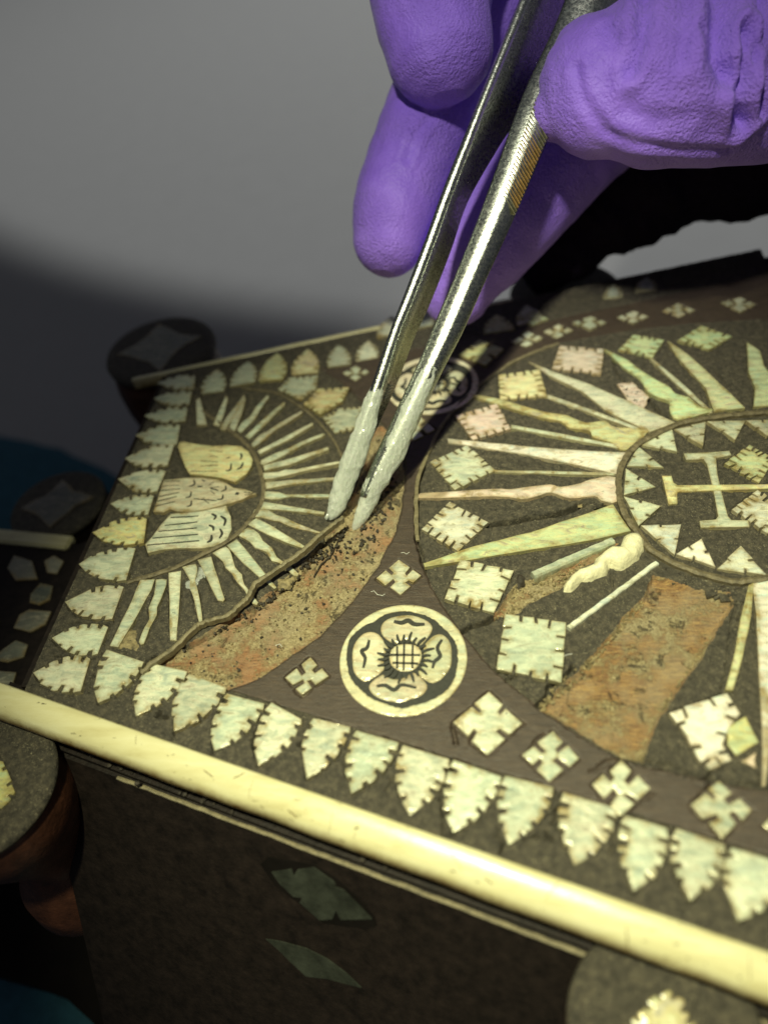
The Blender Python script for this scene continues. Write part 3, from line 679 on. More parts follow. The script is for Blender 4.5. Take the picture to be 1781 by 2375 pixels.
blob('r', [(170, 880), (200, 820), (330, 800), (370, 840), (300, 840), (220, 850), (200, 900)], -.06, .03, 'fibre', 'white_glue_smear', 'whitish glue round the dark crumb', rough=.01)
blob('r', [(900, 80), (950, 70), (950, 110), (900, 110)], -.04, .01, 'grit', 'glue_grain')
blob('c', [(1090, 265), (1130, 270), (1125, 330), (1060, 400), (1010, 400), (1000, 350), (1080, 320)], -.03, .02, 'film', 'glue_blister', 'shiny glue blister between two dove rays', rough=.03)
blob('c', [(700, 600), (760, 610), (775, 700), (760, 745), (640, 720), (660, 660)], -.05, .015, 'grit', 'glue_grain', 'golden crust beside the lowest dove ray', rough=.05)
blob('c', [(1500, 330), (1590, 320), (1640, 290), (1590, 380), (1530, 390)], -.06, .07, 'grit', 'glue_grain', rough=.05)

# ------------------------------------------------------------------ dove, its rays and rings
for fr, pts in [('b', [(300, 1178), (380, 1175), (362, 1230), (290, 1360), (180, 1550), (133, 1542), (200, 1400), (255, 1290)]),
    ('b', [(385, 1175), (445, 1175), (430, 1240), (405, 1300), (392, 1330), (390, 1370), (352, 1440), (320, 1530), (293, 1520), (322, 1440), (350, 1392), (345, 1332), (375, 1260)]),
    ('b', [(455, 1137), (525, 1127), (518, 1250), (497, 1510), (462, 1507), (460, 1300)]),
    ('b', [(530, 1107), (603, 1092), (612, 1130), (600, 1180), (612, 1220), (630, 1310), (641, 1418), (622, 1412), (602, 1320), (590, 1270), (570, 1210), (572, 1180)]),
    ('b', [(615, 1070), (690, 1050), (710, 1120), (764, 1283), (755, 1297), (725, 1291), (670, 1180)]),
    ('b', [(695, 1030), (770, 995), (800, 1035), (822, 1110), (858, 1148), (870, 1200), (947, 1302), (915, 1307), (870, 1232), (832, 1192), (802, 1142), (767, 1112), (752, 1075)]),
    ('b', [(775, 990), (830, 955), (880, 1010), (960, 1110), (1047, 1217), (1035, 1226), (940, 1152), (860, 1082)]),
    ('b', [(835, 930), (890, 890), (950, 922), (972, 960), (1022, 1000), (1050, 1052), (1110, 1092), (1168, 1142), (1140, 1152), (1062, 1082), (1020, 1072), (990, 1022), (930, 1002), (900, 967)]),
    ('b', [(885, 870), (935, 838), (1000, 868), (1100, 930), (1212, 997), (1190, 1002), (1100, 972), (1000, 930)]),
    ('b', [(928, 790), (1000, 792), (1050, 822), (1090, 832), (1150, 862), (1292, 916), (1270, 918), (1120, 882), (1060, 855), (1030, 852), (960, 832), (913, 832)]),
    ('b', [(960, 745), (1060, 760), (1312, 806), (1310, 820), (1100, 797), (950, 787)]),
    ('b', [(985, 692), (1060, 697), (1100, 710), (1150, 708), (1342, 704), (1340, 722), (1180, 724), (1130, 720), (1060, 735), (985, 732)]),
    ('b', [(985, 640), (1120, 628), (1390, 614), (1390, 628), (1100, 657), (990, 678)]),
    ('b', [(975, 592), (1060, 586), (1100, 572), (1160, 572), (1382, 528), (1386, 542), (1200, 582), (1130, 600), (1080, 612), (985, 628)]),
    ('b', [(975, 550), (1150, 505), (1330, 450), (1336, 463), (1120, 547), (980, 577)]),
    ('b', [(962, 520), (1040, 480), (1100, 460), (1180, 420), (1300, 374), (1302, 390), (1200, 432), (1130, 470), (1080, 500), (970, 547)]),
    ('b', [(945, 472), (1245, 314), (1250, 327), (1130, 402), (955, 492)]),
    ('b', [(910, 432), (960, 380), (1000, 362), (1060, 320), (1180, 255), (1182, 268), (1100, 322), (1050, 350), (1000, 392), (925, 452)]),
    ('b', [(875, 387), (980, 290), (1090, 199), (1096, 212), (1000, 310), (897, 405)]),
    ('b', [(830, 352), (860, 310), (900, 282), (940, 220), (1000, 160), (1007, 175), (960, 240), (930, 292), (850, 372)]),
    ('b', [(785, 352), (800, 300), (870, 178), (880, 190), (858, 270), (820, 362)]),
    ('b', [(738, 350), (770, 290), (800, 250), (868, 160), (876, 172), (820, 270), (768, 358)]),
    ('b', [(700, 325), (735, 240), (770, 163), (782, 180), (765, 250), (735, 335)]),
    ('b', [(612, 330), (604, 190), (626, 173), (668, 328)])]:
    q = PL(fr, pts); up = pts[0][1] < 600
    q = smooth_path(q + [q[0]], 2)[:-1] if len(q) > 9 else jag(q, .006, .2)
    piece('pearl_ray', q, M['pearl'], base, inset=.018, z1=.024 if not up else .035, drop=.006)

def engrave(pts, wd, z=.034, taper=True, parent=None, name='engraved_line', k=4, hgt=.006):
    """one filled engraved stroke: a slim lens of dark fill"""
    p = smooth_path(pts, k) if len(pts) > 2 else pts; n = len(p); bm = bmesh.new(); L = []; R_ = []
    for i, (x, y) in enumerate(p):
        a = Vector(p[max(0, i - 1)]); b = Vector(p[min(n - 1, i + 1)]); t = (b - a).normalized(); nr = Vector((-t.y, t.x))
        u = i / (n - 1); w_ = wd / 2 * ((.35 + .65 * math.sin(math.pi * min(1, .12 + u * .8))) if taper else 1)
        L.append((x + nr.x * w_, y + nr.y * w_)); R_.append((x - nr.x * w_, y - nr.y * w_))
    vs_ = [[bm.verts.new((*q, z)) for q in (l, r)] for l, r in zip(L, R_)]; vb = [[bm.verts.new((*q, z - hgt - .03)) for q in (l, r)] for l, r in zip(L, R_)]
    for i in range(n - 1):
        bm.faces.new((vs_[i][0], vs_[i][1], vs_[i + 1][1], vs_[i + 1][0])); bm.faces.new((vs_[i][0], vs_[i + 1][0], vb[i + 1][0], vb[i][0])); bm.faces.new((vs_[i][1], vb[i][1], vb[i + 1][1], vs_[i + 1][1]))
    bmesh.ops.recalc_face_normals(bm, faces=bm.faces)
    if vs_[0][0].link_faces[0].normal.z < 0 and False: pass
    return put(name, bm, M['dark_fill'], parent or base)

wing_u = piece('dove_wing', PL('b', [(508, 450), (515, 425), (540, 420), (620, 436), (700, 445), (780, 440), (855, 448), (895, 475), (918, 520), (912, 550), (885, 595), (820, 642), (740, 618), (640, 606), (572, 600), (548, 560), (525, 500)]), M['pearl_yellow'], base, inset=.035, z1=.030, label='yellow far wing of the dove')
body = piece('dove_body', PL('b', [(372, 805), (395, 735), (430, 632), (560, 618), (640, 618), (720, 628), (770, 645), (812, 672), (872, 680), (905, 692), (937, 706), (900, 716), (860, 738), (800, 755), (770, 762), (680, 788), (580, 806), (500, 802), (465, 790), (430, 808)]), M['pearl_cream'], base, inset=.035, z1=.028, label='dove body with fanned tail and open beak')
wing_l = piece('dove_wing', PL('b', [(342, 1032), (328, 985), (370, 935), (410, 880), (468, 815), (560, 808), (640, 800), (770, 770), (797, 830), (802, 900), (775, 960), (705, 992), (640, 1005), (500, 1005), (410, 1015)]), M['pearl'], base, inset=.035, z1=.030, label='pale near wing of the dove')
for par, z, lines in ((body, .032, [([(430, 640), (520, 637)], .022), ([(425, 665), (515, 660)], .022), ([(412, 690), (520, 680)], .022), ([(405, 722), (515, 700)], .022), ([(395, 748), (500, 722)], .022), ([(385, 775), (490, 750)], .022),
            ([(595, 630), (598, 655), (570, 668)], .035), ([(580, 695), (575, 722), (550, 728)], .035), ([(582, 745), (578, 770), (555, 778)], .035), ([(640, 630), (655, 640)], .03), ([(615, 668), (650, 668)], .045), ([(650, 665), (690, 678), (730, 690)], .035), ([(670, 668), (705, 640)], .02), ([(680, 675), (735, 668)], .016), ([(675, 680), (710, 710)], .02),
            ([(595, 735), (650, 740), (720, 745)], .028), ([(640, 738), (665, 722)], .018), ([(650, 742), (680, 762)], .018), ([(768, 662), (770, 682), (745, 694)], .035), ([(755, 712), (750, 735), (722, 738)], .035), ([(824, 705), (842, 708)], .075), ([(870, 700), (925, 704)], .014), ([(875, 715), (915, 710)], .014)]),
        (wing_u, .034, [([(520, 440), (640, 452)], .022), ([(608, 465), (755, 478)], .022), ([(605, 492), (730, 505)], .022), ([(632, 528), (728, 532)], .02), ([(632, 555), (728, 552)], .02), ([(580, 585), (728, 585)], .022), ([(800, 475), (805, 500), (772, 515)], .04), ([(845, 480), (858, 500), (850, 520)], .045), ([(800, 540), (795, 575), (770, 582)], .04), ([(865, 535), (855, 560), (830, 575)], .045)]),
        (wing_l, .034, [([(468, 838), (620, 830)], .024), ([(435, 882), (615, 862)], .024), ([(402, 915), (612, 895)], .024), ([(368, 952), (618, 930)], .024), ([(340, 990), (625, 965)], .024), ([(692, 818), (715, 830), (705, 850)], .045), ([(742, 830), (768, 850), (760, 885)], .05), ([(678, 880), (700, 890), (702, 910)], .045), ([(738, 900), (750, 925), (735, 952)], .045), ([(692, 935), (690, 960), (668, 975)], .05)])):
    for pts, wd in lines: engrave(PL('b', pts), wd * (1.5 if len(pts) == 2 else 1.0), z + .012, parent=par)

# rings
ring_d = smooth_path(PL('p', [(470, 955), (521, 990), (567, 1027), (597, 1069), (611, 1124), (609, 1162), (588, 1200), (537, 1251), (453, 1297), (377, 1329), (297, 1352)]), 5)
put('stringing', ribbon(ring_d, .085, .06, -.02, wob=.006), M['string'], base, 'brown ring of stringing round the dove')
arc_r = smooth_path(PL('p', [(560, 900), (643, 913), (706, 951), (748, 989), (782, 1036), (797, 1080), (803, 1130), (800, 1180)]), 5)
put('stringing', ribbon(arc_r, .05, .045, -.02, wob=.005), M['string'], base, 'brown stringing round the tips of the dove rays')
ring_m = smooth_path(PL('n', [(1780, 200), (1659, 210), (1480, 225), (1300, 240), (1130, 262), (960, 290), (860, 315), (740, 365), (620, 425), (520, 480), (450, 540), (390, 620), (345, 710), (325, 810), (328, 900), (340, 1000), (375, 1110), (430, 1200), (490, 1280), (560, 1370), (600, 1430), (700, 1490), (800, 1550), (1000, 1630), (1200, 1690), (1380, 1725), (1500, 1715), (1659, 1690), (1800, 1660)], .06), 4)
put('stringing', ribbon(ring_m, .11, .10, -.02, wob=.008), M['string'], base, 'standing brown ring of stringing round the medallion')
big_r = smooth_path(BIG[:9], 5)
put('stringing', ribbon(big_r, .07, .055, -.02, wob=.01), M['stringl'], base, 'pale broken stringing along the far left of the great ring')

# ------------------------------------------------------------------ rosettes
rc = (5.095, -3.349)
def rosette(cx, cy, mir, label):
    def T(pts): return [(cx + (x - RCX), cy + mir * (y - RCY)) for x, y in PL('d', pts)]
    out = PL('d', [(443, 780), (450, 700), (510, 620), (600, 545), (700, 492), (800, 478), (900, 488), (985, 525), (1060, 590), (1110, 660), (1143, 760), (1140, 860), (1105, 945), (1060, 1000), (980, 1050), (880, 1078), (790, 1083), (690, 1065), (600, 1030), (530, 980), (475, 900)])
    # a near-perfect circle in plan: fit it
    A = np.array([[2 * x, 2 * y, 1] for x, y in out]); bb = np.array([x * x + y * y for x, y in out]); sol = np.linalg.lstsq(A, bb, rcond=None)[0]
    RCX, RCY = sol[0], sol[1]; Rr = math.sqrt(sol[2] + RCX ** 2 + RCY ** 2)
    disc = prism([(cx + Rr * .97 * math.cos(a), cy + Rr * .97 * math.sin(a)) for a in np.linspace(0, 2 * math.pi, 64, endpoint=False)], -.05, .022)
    ros = put('rosette', disc, M['dark_fill'], base, label)
    # pearl rim
    bm = bmesh.new(); lay = bm.verts.layers.float.new('edge'); rows = []
    inn = PL('d', [(490, 740), (500, 670), (560, 610), (640, 570), (700, 530), (770, 515), (850, 520), (930, 540), (1000, 590), (1050, 640), (1085, 690), (1095, 760), (1090, 840), (1060, 920), (1010, 970), (930, 1010), (860, 1030), (790, 1048), (700, 1020), (620, 990), (560, 940), (510, 880), (492, 820)])
    ang = np.array([math.atan2(y - RCY, x - RCX) for x, y in inn]); rad = np.array([math.hypot(x - RCX, y - RCY) for x, y in inn]); o_ = np.argsort(ang)
    for i in range(120):
        a = -math.pi + 2 * math.pi * i / 120; ri = np.interp(a, ang[o_], rad[o_], period=2 * math.pi) + random.uniform(-.008, .008); r = []
        for rr, z, e in ((Rr, -.04, 1), (Rr, .026, 1), (Rr - .03, .032, .1), (ri + .02, .032, .1), (ri, .028, .9), (ri, .01, 1)):
            v = bm.verts.new((cx + rr * math.cos(a), cy + mir * rr * math.sin(a), z)); v[lay] = e; r.append(v)
        rows.append(r)
    for i in range(120):
        for k in range(5): bm.faces.new((rows[i][k], rows[(i + 1) % 120][k], rows[(i + 1) % 120][k + 1], rows[i][k + 1]))
    bmesh.ops.recalc_face_normals(bm, faces=bm.faces)
    put('rim', bm, M['pearl_cream'], ros)
    pet = [[(752, 700), (690, 655), (675, 610), (698, 568), (760, 543), (850, 538), (932, 570), (957, 610), (930, 660), (888, 702), (850, 682), (800, 668)],
           [(912, 700), (962, 652), (1012, 643), (1055, 690), (1062, 760), (1055, 820), (1010, 882), (960, 907), (920, 892), (880, 852), (912, 795), (908, 740)],
           [(685, 862), (740, 888), (800, 880), (862, 852), (927, 920), (905, 970), (850, 992), (780, 1012), (700, 1002), (638, 975), (610, 930), (640, 890)],
           [(715, 718), (662, 642), (600, 630), (550, 665), (523, 720), (520, 790), (530, 850), (570, 892), (612, 892), (690, 835), (688, 770)]]
    for q in pet:
        sm = smooth_path(T(q) + [T(q)[0]], 3)[:-1]
        pm = slabpoly(sm, .040, .0, .03, .012, tilt=.004, wav=.004)
        put('petal', pm, M['pearl_cream'], ros)
    boss = put('boss', slabpoly(smooth_path(T([(722, 770), (735, 722), (780, 698), (850, 698), (890, 722), (897, 770), (872, 822), (835, 842), (780, 842), (735, 812), (722, 770)]), 3)[:-1], .044, .0, .03, .014, tilt=.004, wav=.004), M['pearl_cream'], ros)
    for l in ([(765, 712), (765, 832)], [(803, 700), (800, 842)], [(850, 705), (848, 835)], [(725, 758), (890, 760)], [(740, 802), (880, 806)]): engrave(T(l), .028, .064, False, ros)
    for i in range(24):
        a = 2 * math.pi * i / 24 + .1; r0 = .265 * Rr; r1 = (.40 + .06 * (i % 2) + random.uniform(-.03, .03)) * Rr
        c0 = T([(808, 772)])[0]
        engrave([(c0[0] + r0 * math.cos(a), c0[1] + r0 * math.sin(a)), (c0[0] + (r0 + r1) / 2 * math.cos(a + .03), c0[1] + (r0 + r1) / 2 * math.sin(a + .03)), (c0[0] + r1 * math.cos(a), c0[1] + r1 * math.sin(a))], .045, .060, True, ros, k=2)
    for l, wd in (([(748, 575), (790, 582), (825, 570), (860, 590), (915, 590)], .07), ([(612, 678), (600, 720), (570, 738), (590, 775), (580, 830)], .055), ([(1010, 675), (985, 720), (1000, 765), (970, 795), (958, 832)], .055), ([(652, 930), (700, 925), (748, 950), (790, 922), (870, 938)], .055)):
        engrave(T(l), wd * 1.1, .062, True, ros)
    return ros
rosette(*(lambda q: (q[0], q[1]))(PL('d', [(793, 776)])[0]), 1, 'engraved four-petalled rosette in the near brown panel')
rosette(*(lambda q: (q[0], q[1]))(PL('p', [(1003, 893)])[0]), -1, 'far engraved rosette behind the tweezers')

# ------------------------------------------------------------------ the relief itself
def seam(x): return SM[0] + SM[1] * x
_x = np.array([q[0] for q in SEAM_F]); _y = -np.array([q[1] for q in SEAM_F]); SM = np.polyfit(_x, _y, 1)[::-1]
GX = .0155
nx = int((XR - XL - 1.6) / GX); xs = np.linspace(XL, XR - 1.6, nx)
ny = 760
vs = np.linspace(-1, 1, ny)
GXX, GVV = np.meshgrid(xs, vs, indexing='ij')
P = np.stack([GXX.ravel(), (GVV * hw(GXX)).ravel()], 1).astype(np.float32)
Pj = P + np.stack([fbm(P, 6, 3, 50), fbm(P, 6, 3, 60)], 1) * .07        # wobble for broken edges
CELL = 1.0
in_big = inside(P, BIGP); in_disk = inside(P, [(XL - 1, 5.2)] + [(1.2, 5.2)] + DISK + [(1.3, -5.2), (XL - 1, -5.2)])
in_seam = np.abs(P[:, 1]) < seam(P[:, 0])
wal = in_seam & ~in_big & ~in_disk & (P[:, 0] > 0)
p1 = inside(Pj, PATCH); p2 = inside(Pj, PATCH2); p3 = inside(Pj, PATCH3)
d1 = dline(Pj, PATCH, True); d2 = dline(Pj, PATCH2, True); d3 = dline(Pj, PATCH3, True)
H = fbm(P, 10, 4, 5) * .014 + fbm(P, 1.1, 2, 9) * .03
H[wal] = H[wal] * .35 + .012
# recesses where the inlay and its bed are lost
for m, dd, dep, rough in ((p1, d1, .10, .075), (p2, d2, .085, .028), (p3, d3, .10, .06)):
    r = fbm(P, 2.2, 6, 77, .62) * rough + np.maximum(fbm(P, 5, 4, 90), .08) * rough * .9
    t = sstep(0, .05, dd)
    H = np.where(m, H * (1 - t) + t * (-dep + r), H)
# grooves along the rings
rim = dline(Pj, BIG, False)
H -= .14 * (1 - sstep(.02, .05, np.abs(rim))) * (P[:, 1] < .9) * sstep(-1.9, -1.2, P[:, 1]) + .03 * (1 - sstep(.006, .022, rim))
H -= .035 * (1 - sstep(.004, .018, dline(P, SEAM_F))) + .03 * (1 - sstep(.004, .02, dline(P, SEAM_B)))
H -= .05 * (1 - sstep(.01, .05, dline(Pj, DISK)))
for line, wd, dp in CRACKS:
    dd = dline(Pj, line); H -= dp * 1.5 * (1 - sstep(wd * .6, wd * 1.35, dd))
gate = sstep(-.12, .12, fbm(P, 2.6, 3, 141))
for o_l in OUTL:
    dd = dline(Pj, o_l, True, .12); H -= (.012 + .05 * gate) * (1 - sstep(.012, .040, dd))
# loose grit
H += (fbm(P, 24, 2, 301) > .22) * .012 * (~wal)
reg = np.zeros(len(P), np.int8); reg[wal] = 1; reg[p1 | p3] = 2; reg[p2] = 3
co = np.empty((len(P), 3), np.float32); co[:, :2] = P; co[:, 2] = H
idx = np.arange(nx * ny).reshape(nx, ny)
Q = np.stack([idx[:-1, :-1], idx[1:, :-1], idx[1:, 1:], idx[:-1, 1:]], -1).reshape(-1, 4)
rq = reg[Q[:, 0]]

def grid_part(name, mask, mat, label=None, kind=None):
    q = Q[mask]; used = np.zeros(len(co), bool); used[q.ravel()] = True; mp = np.cumsum(used) - 1
    v = co[used]; q = mp[q].astype(np.int32)
    me = bpy.data.meshes.new(name); me.vertices.add(len(v)); me.vertices.foreach_set('co', v.ravel())
    me.loops.add(q.size); me.loops.foreach_set('vertex_index', q.ravel())
    me.polygons.add(len(q)); me.polygons.foreach_set('loop_start', np.arange(0, q.size, 4, dtype=np.int32)); me.polygons.foreach_set('loop_total', np.full(len(q), 4, np.int32))
    me.update(calc_edges=True)
    return put(name, me, mat, base, label, kind=kind, smooth=True)
yc = P[Q[:, 0], 1]; xc = P[Q[:, 0], 0]
grid_part('mastic_bed', rq == 0, M['mastic'], 'dark cracked mastic bed speckled with grit')
grid_part('walnut_panel', (rq == 1) & (yc < 0), M['walnut'], 'smooth brown panel round the near rosette')
grid_part('walnut_panel', (rq == 1) & (yc >= 0), M['walnut'], 'smooth brown panel round the far rosette')
grid_part('bare_wood_patch', (rq == 2) & (xc < 6.2), M['bare'], 'crescent of bare glue-crusted wood below the tweezer tips')
grid_part('bare_wood_patch', (rq == 2) & (xc >= 6.2), M['bare'], 'small orange bare patch beside the cream wax')
grid_part('bare_wood_patch', rq == 3, M['bare_red'], 'wide band of bare reddish wood running down from the medallion')

# ------------------------------------------------------------------ side wall inlays
wn = np.array([-HYS, -1.0, SL]); wn /= np.linalg.norm(wn); wp = np.array([0, -(HY0 + .52), -.95])
def wall_piece(pts, mat, name, label, th=.03, fr='j', proud=.004):
    q = [Vector(onplane(*px(fr, *p_), wp, wn)) for p_ in pts]; bm = bmesh.new(); N_ = Vector(wn)
    lay = bm.verts.layers.float.new('edge')
    a = [bm.verts.new(p_ + N_ * (proud + th)) for p_ in q]; b = [bm.verts.new(p_ - N_ * .03) for p_ in q]
    f = bm.faces.new(a); n = len(q)
    for i in range(n): bm.faces.new((a[i], b[i], b[(i + 1) % n], a[(i + 1) % n]))
    bmesh.ops.recalc_face_normals(bm, faces=bm.faces)
    return put(name, bm, M[mat], base, label)
wall_piece([(1115, 745), (1150, 715), (1340, 745), (1440, 805), (1520, 880), (1600, 965), (1612, 1005), (1560, 1020), (1380, 995), (1270, 905), (1180, 840)], 'ebony', 'recess', 'dark recess round the side wall lozenge', .012)
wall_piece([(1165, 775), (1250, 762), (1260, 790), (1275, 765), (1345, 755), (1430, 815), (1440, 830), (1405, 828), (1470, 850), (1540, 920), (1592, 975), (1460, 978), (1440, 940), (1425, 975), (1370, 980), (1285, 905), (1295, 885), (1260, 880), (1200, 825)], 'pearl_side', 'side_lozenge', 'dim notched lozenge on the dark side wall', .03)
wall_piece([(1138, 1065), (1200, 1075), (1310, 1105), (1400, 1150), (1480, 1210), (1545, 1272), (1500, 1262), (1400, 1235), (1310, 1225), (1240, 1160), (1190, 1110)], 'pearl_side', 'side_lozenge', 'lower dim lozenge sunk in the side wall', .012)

# ------------------------------------------------------------------ turned corner bosses
def turret(c, r, h, zt, label, sq=1.0, pearls=True, ang=0.0, body='turret', scale=1.0):
    prof = [(0, 0), (r * .55, .012), (r * .86, .0), (r * .965, -.03), (r, -.09), (r * .985, -.16), (r * .93, -.20), (r * .955, -.30), (r * .99, -.55), (r * .97, -.95), (r * .88, -1.45), (r * .72, -2.0), (r * .60, -2.5), (r * .58, -2.9), (r * .72, -3.3), (r * .92, -3.8), (r * .98, -4.4), (r * .8, -5.0), (r * .55, -5.5), (0, -5.55)]
    bm = bmesh.new(); seg = 72; rows = []
    for (rr, z) in prof:
        if rr == 0: rows.append([bm.verts.new((c[0], c[1], zt + z))]); continue
        rows.append([bm.verts.new((c[0] + rr * math.cos(2 * math.pi * k / seg), c[1] + rr * math.sin(2 * math.pi * k / seg), zt + z * h / 5.5)) for k in range(seg)])
    nf = []
    for i in range(len(rows) - 1):
        a, b = rows[i], rows[i + 1]
        for k in range(seg):
            k2 = (k + 1) % seg
            if len(a) == 1: f = bm.faces.new((a[0], b[k], b[k2]))
            elif len(b) == 1: f = bm.faces.new((a[k], b[0], a[k2]))
            else: f = bm.faces.new((a[k], b[k], b[k2], a[k2]))
            f.material_index = 0 if i < 5 else 1
    bmesh.ops.recalc_face_normals(bm, faces=bm.faces)
    me = bpy.data.meshes.new('corner_boss'); bm.to_mesh(me); bm.free(); me.materials.append(M['mastic']); me.materials.append(M[body])
    t = put('corner_boss', me, None, base, label, smooth=True)
    if pearls:
        pts = []
        for k in range(16):
            a = ang + 2 * math.pi * k / 16; rr = r * (.74 if k % 4 == 0 else .44 if k % 2 == 0 else .5) * random.uniform(.93, 1.07)
            pts.append((c[0] + rr * math.cos(a), c[1] + rr * math.sin(a)))
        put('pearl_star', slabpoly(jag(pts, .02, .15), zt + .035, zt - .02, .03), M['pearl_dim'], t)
    return t
q = onz(370, 803, -.35); turret((q[0], q[1]), 1.40, 8.5, -.35, 'dark round boss behind the far left corner', ang=.3)
q = onz(1312, 668, -.5); turret((q[0], q[1]), 1.38, 8.5, -.5, 'dark round boss beyond the far edge below the glove', pearls=False, body='side')
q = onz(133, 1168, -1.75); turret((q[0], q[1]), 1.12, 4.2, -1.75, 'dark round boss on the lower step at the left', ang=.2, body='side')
q = onz(-48, 1822, -.55); T3 = turret((q[0], q[1]), 1.18, 5.2, -.55, 'round boss with a worn grey rim at the near left corner', pearls=False)
put('pearl_star', slabpoly(notched(PL('j', [(-60, 300), (15, 310), (38, 360), (66, 440), (40, 480), (-60, 560)], -.52), [1], .06, .06), -.50, -.57, .03), M['pearl_yellow'], T3)
q = onz(1545, 2392, -.75); T4 = turret((q[0], q[1]), 1.12, 5.2, -.75, 'blurred round boss under the near edge at the lower right', pearls=False)
put('pearl_star', slabpoly(notched(PL('k', [(1060, 880), (1120, 830), (1140, 790), (1220, 750), (1290, 790), (1310, 860), (1345, 900), (1300, 980), (1150, 980)], -.7), [1], .06, .06), -.70, -.77, .03), M['pearl_yellow'], T4)

# lower step at the left with its own strip and inlay
zs = -1.75
stp = [tuple(onz(*p_, zs)[:2]) for p_ in [(-900, 1130), (185, 1262), (420, 1150), (520, 1700), (100, 1600), (-900, 1580)]]
put('lower_step', prism(stp, -9.9, zs), M['side'], base, 'dark lower step left of the slab')
for a, b, wd, lb in (((-400, 1205), (166, 1262), .36, 'dim ivory strip on the far edge of the lower step'), ):
    A, B = onz(*a, zs), onz(*b, zs); A = np.array(A); B = np.array(B); t = (B - A) / np.linalg.norm(B - A); nr = np.array([-t[1], t[0], 0])
    bm = prism([tuple((A - nr * wd / 2)[:2]), tuple((B - nr * wd / 2)[:2]), tuple((B + nr * wd / 2)[:2]), tuple((A + nr * wd / 2)[:2])], zs - .1, zs + .09)
    bmesh.ops.bevel(bm, geom=[e for e in bm.edges], offset=.04, segments=2, affect='EDGES')
    put('ivory_strip', bm, M['ivory'], base, lb)
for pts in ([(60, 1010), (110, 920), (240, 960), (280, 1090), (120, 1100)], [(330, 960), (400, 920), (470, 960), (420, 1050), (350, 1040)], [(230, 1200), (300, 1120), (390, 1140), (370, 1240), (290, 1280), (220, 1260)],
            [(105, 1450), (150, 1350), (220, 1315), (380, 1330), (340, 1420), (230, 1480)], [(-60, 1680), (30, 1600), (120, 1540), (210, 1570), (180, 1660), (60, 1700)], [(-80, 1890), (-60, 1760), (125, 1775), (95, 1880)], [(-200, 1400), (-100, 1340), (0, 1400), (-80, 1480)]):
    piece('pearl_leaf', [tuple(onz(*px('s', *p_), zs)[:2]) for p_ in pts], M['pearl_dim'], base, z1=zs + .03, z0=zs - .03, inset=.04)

# ------------------------------------------------------------------ tweezers
TA = np.array(onz(792, 1212, .08)); TB = np.array(atd(1250, 0, 12.6)); TL = CR[:, 0]
TN = np.cross(TB - TA, TL); TN /= np.linalg.norm(TN)
if np.dot(TN, CP - TA) < 0: TN = -TN
def onT(x, y, back=0.0):
    v = ray(x, y); t = np.dot(TA - CP, TN) / np.dot(v, TN); return Vector(CP + v * (t + back))
tw = root('tweezers', 'steel tweezers with film-wrapped tips held in the purple glove', 'tweezers', tuple(TA))
def densify(st, k=6):
    A = [np.array(q, float).ravel() for q in st]; return [np.array(q).reshape(-1, np.array(st[0]).shape[-1]) for q in smooth_path(A, k)]
def loft(name, rows, mat, parent, label=None, smooth=False, edge=True):
    bm = bmesh.new(); R_ = [[bm.verts.new(v) for v in r] for r in rows]; m = len(R_[0])
    for a, b in zip(R_, R_[1:]):
        for k in range(m): bm.faces.new((a[k], a[(k + 1) % m], b[(k + 1) % m], b[k]))
    bm.faces.new(R_[0]); bm.faces.new(R_[-1][::-1]); bmesh.ops.recalc_face_normals(bm, faces=bm.faces)
    return put(name, bm, mat, parent, label, smooth=smooth)
LA = [((1236, -80), (1262, -72), (1330, -20)), ((1199, 10), (1222, 18), (1298, 60)), ((1118, 208), (1141, 216), (1215, 250)), ((1082, 300), (1105, 309), (1160, 335)), ((1027, 440), (1051, 450), (1086, 465)),
      ((984, 560), (1008, 568), (1046, 580)), ((938, 680), (962, 690), (998, 703)), ((905, 765), (927, 775), (960, 786)), ((866, 880), (891, 888), (918, 896)), ((817, 1025), (838, 1035), (852, 1040)), ((800, 1080), (816, 1087), (826, 1090)), ((787, 1130), (796, 1134), (802, 1137))]
rows = []
for i, s in enumerate(densify(LA)):
    n_ = len(LA) * 6; u = 1 - i / n_; D = .12 + .55 * u
    (a, b, c) = s; ab = (a + b) / 2
    rows.append([onT(*a, .05), onT(*(a * .75 + b * .25), .012), onT(*ab, 0), onT(*(a * .2 + b * .8), .012), onT(*b, .05), onT(*(b * .8 + c * .2), .05 + D * .3), onT(*c, .05 + D), onT(*(a * .6 + c * .4), .1 + D)])
loft('arm', rows, M['metal'], tw, 'far left arm showing its dark inner face', smooth=True)
RA = [((1330, -60), (1440, -10)), ((1290, 50), (1395, 95)), ((1229, 181), (1330, 222)), ((1196, 262), (1282, 300)), ((1152, 386), (1230, 418)), ((1106, 510), (1182, 528)), ((1060, 625), (1130, 642)), ((1010, 745), (1076, 765)), ((975, 830), (1032, 850)), ((903, 985), (955, 1008)), ((858, 1085), (895, 1100)), ((834, 1150), (858, 1158))]
rows = []
for i, s in enumerate(densify(RA)):
    n_ = len(RA) * 6; u = 1 - i / n_; D = .10 + .22 * u; a, b = s
    def mx(t): return a * (1 - t) + b * t
    rows.append([onT(*a, .10), onT(*mx(.06), .03), onT(*mx(.24), .0), onT(*mx(.30), -.025), onT(*mx(.56), -.045), onT(*mx(.62), -.04), onT(*mx(.97), .03), onT(*b, .08), onT(*mx(.9), .2 + D), onT(*mx(.1), .2 + D)])
loft('arm', rows, M['metal'], tw, 'near right arm with ribbed grip', smooth=True)
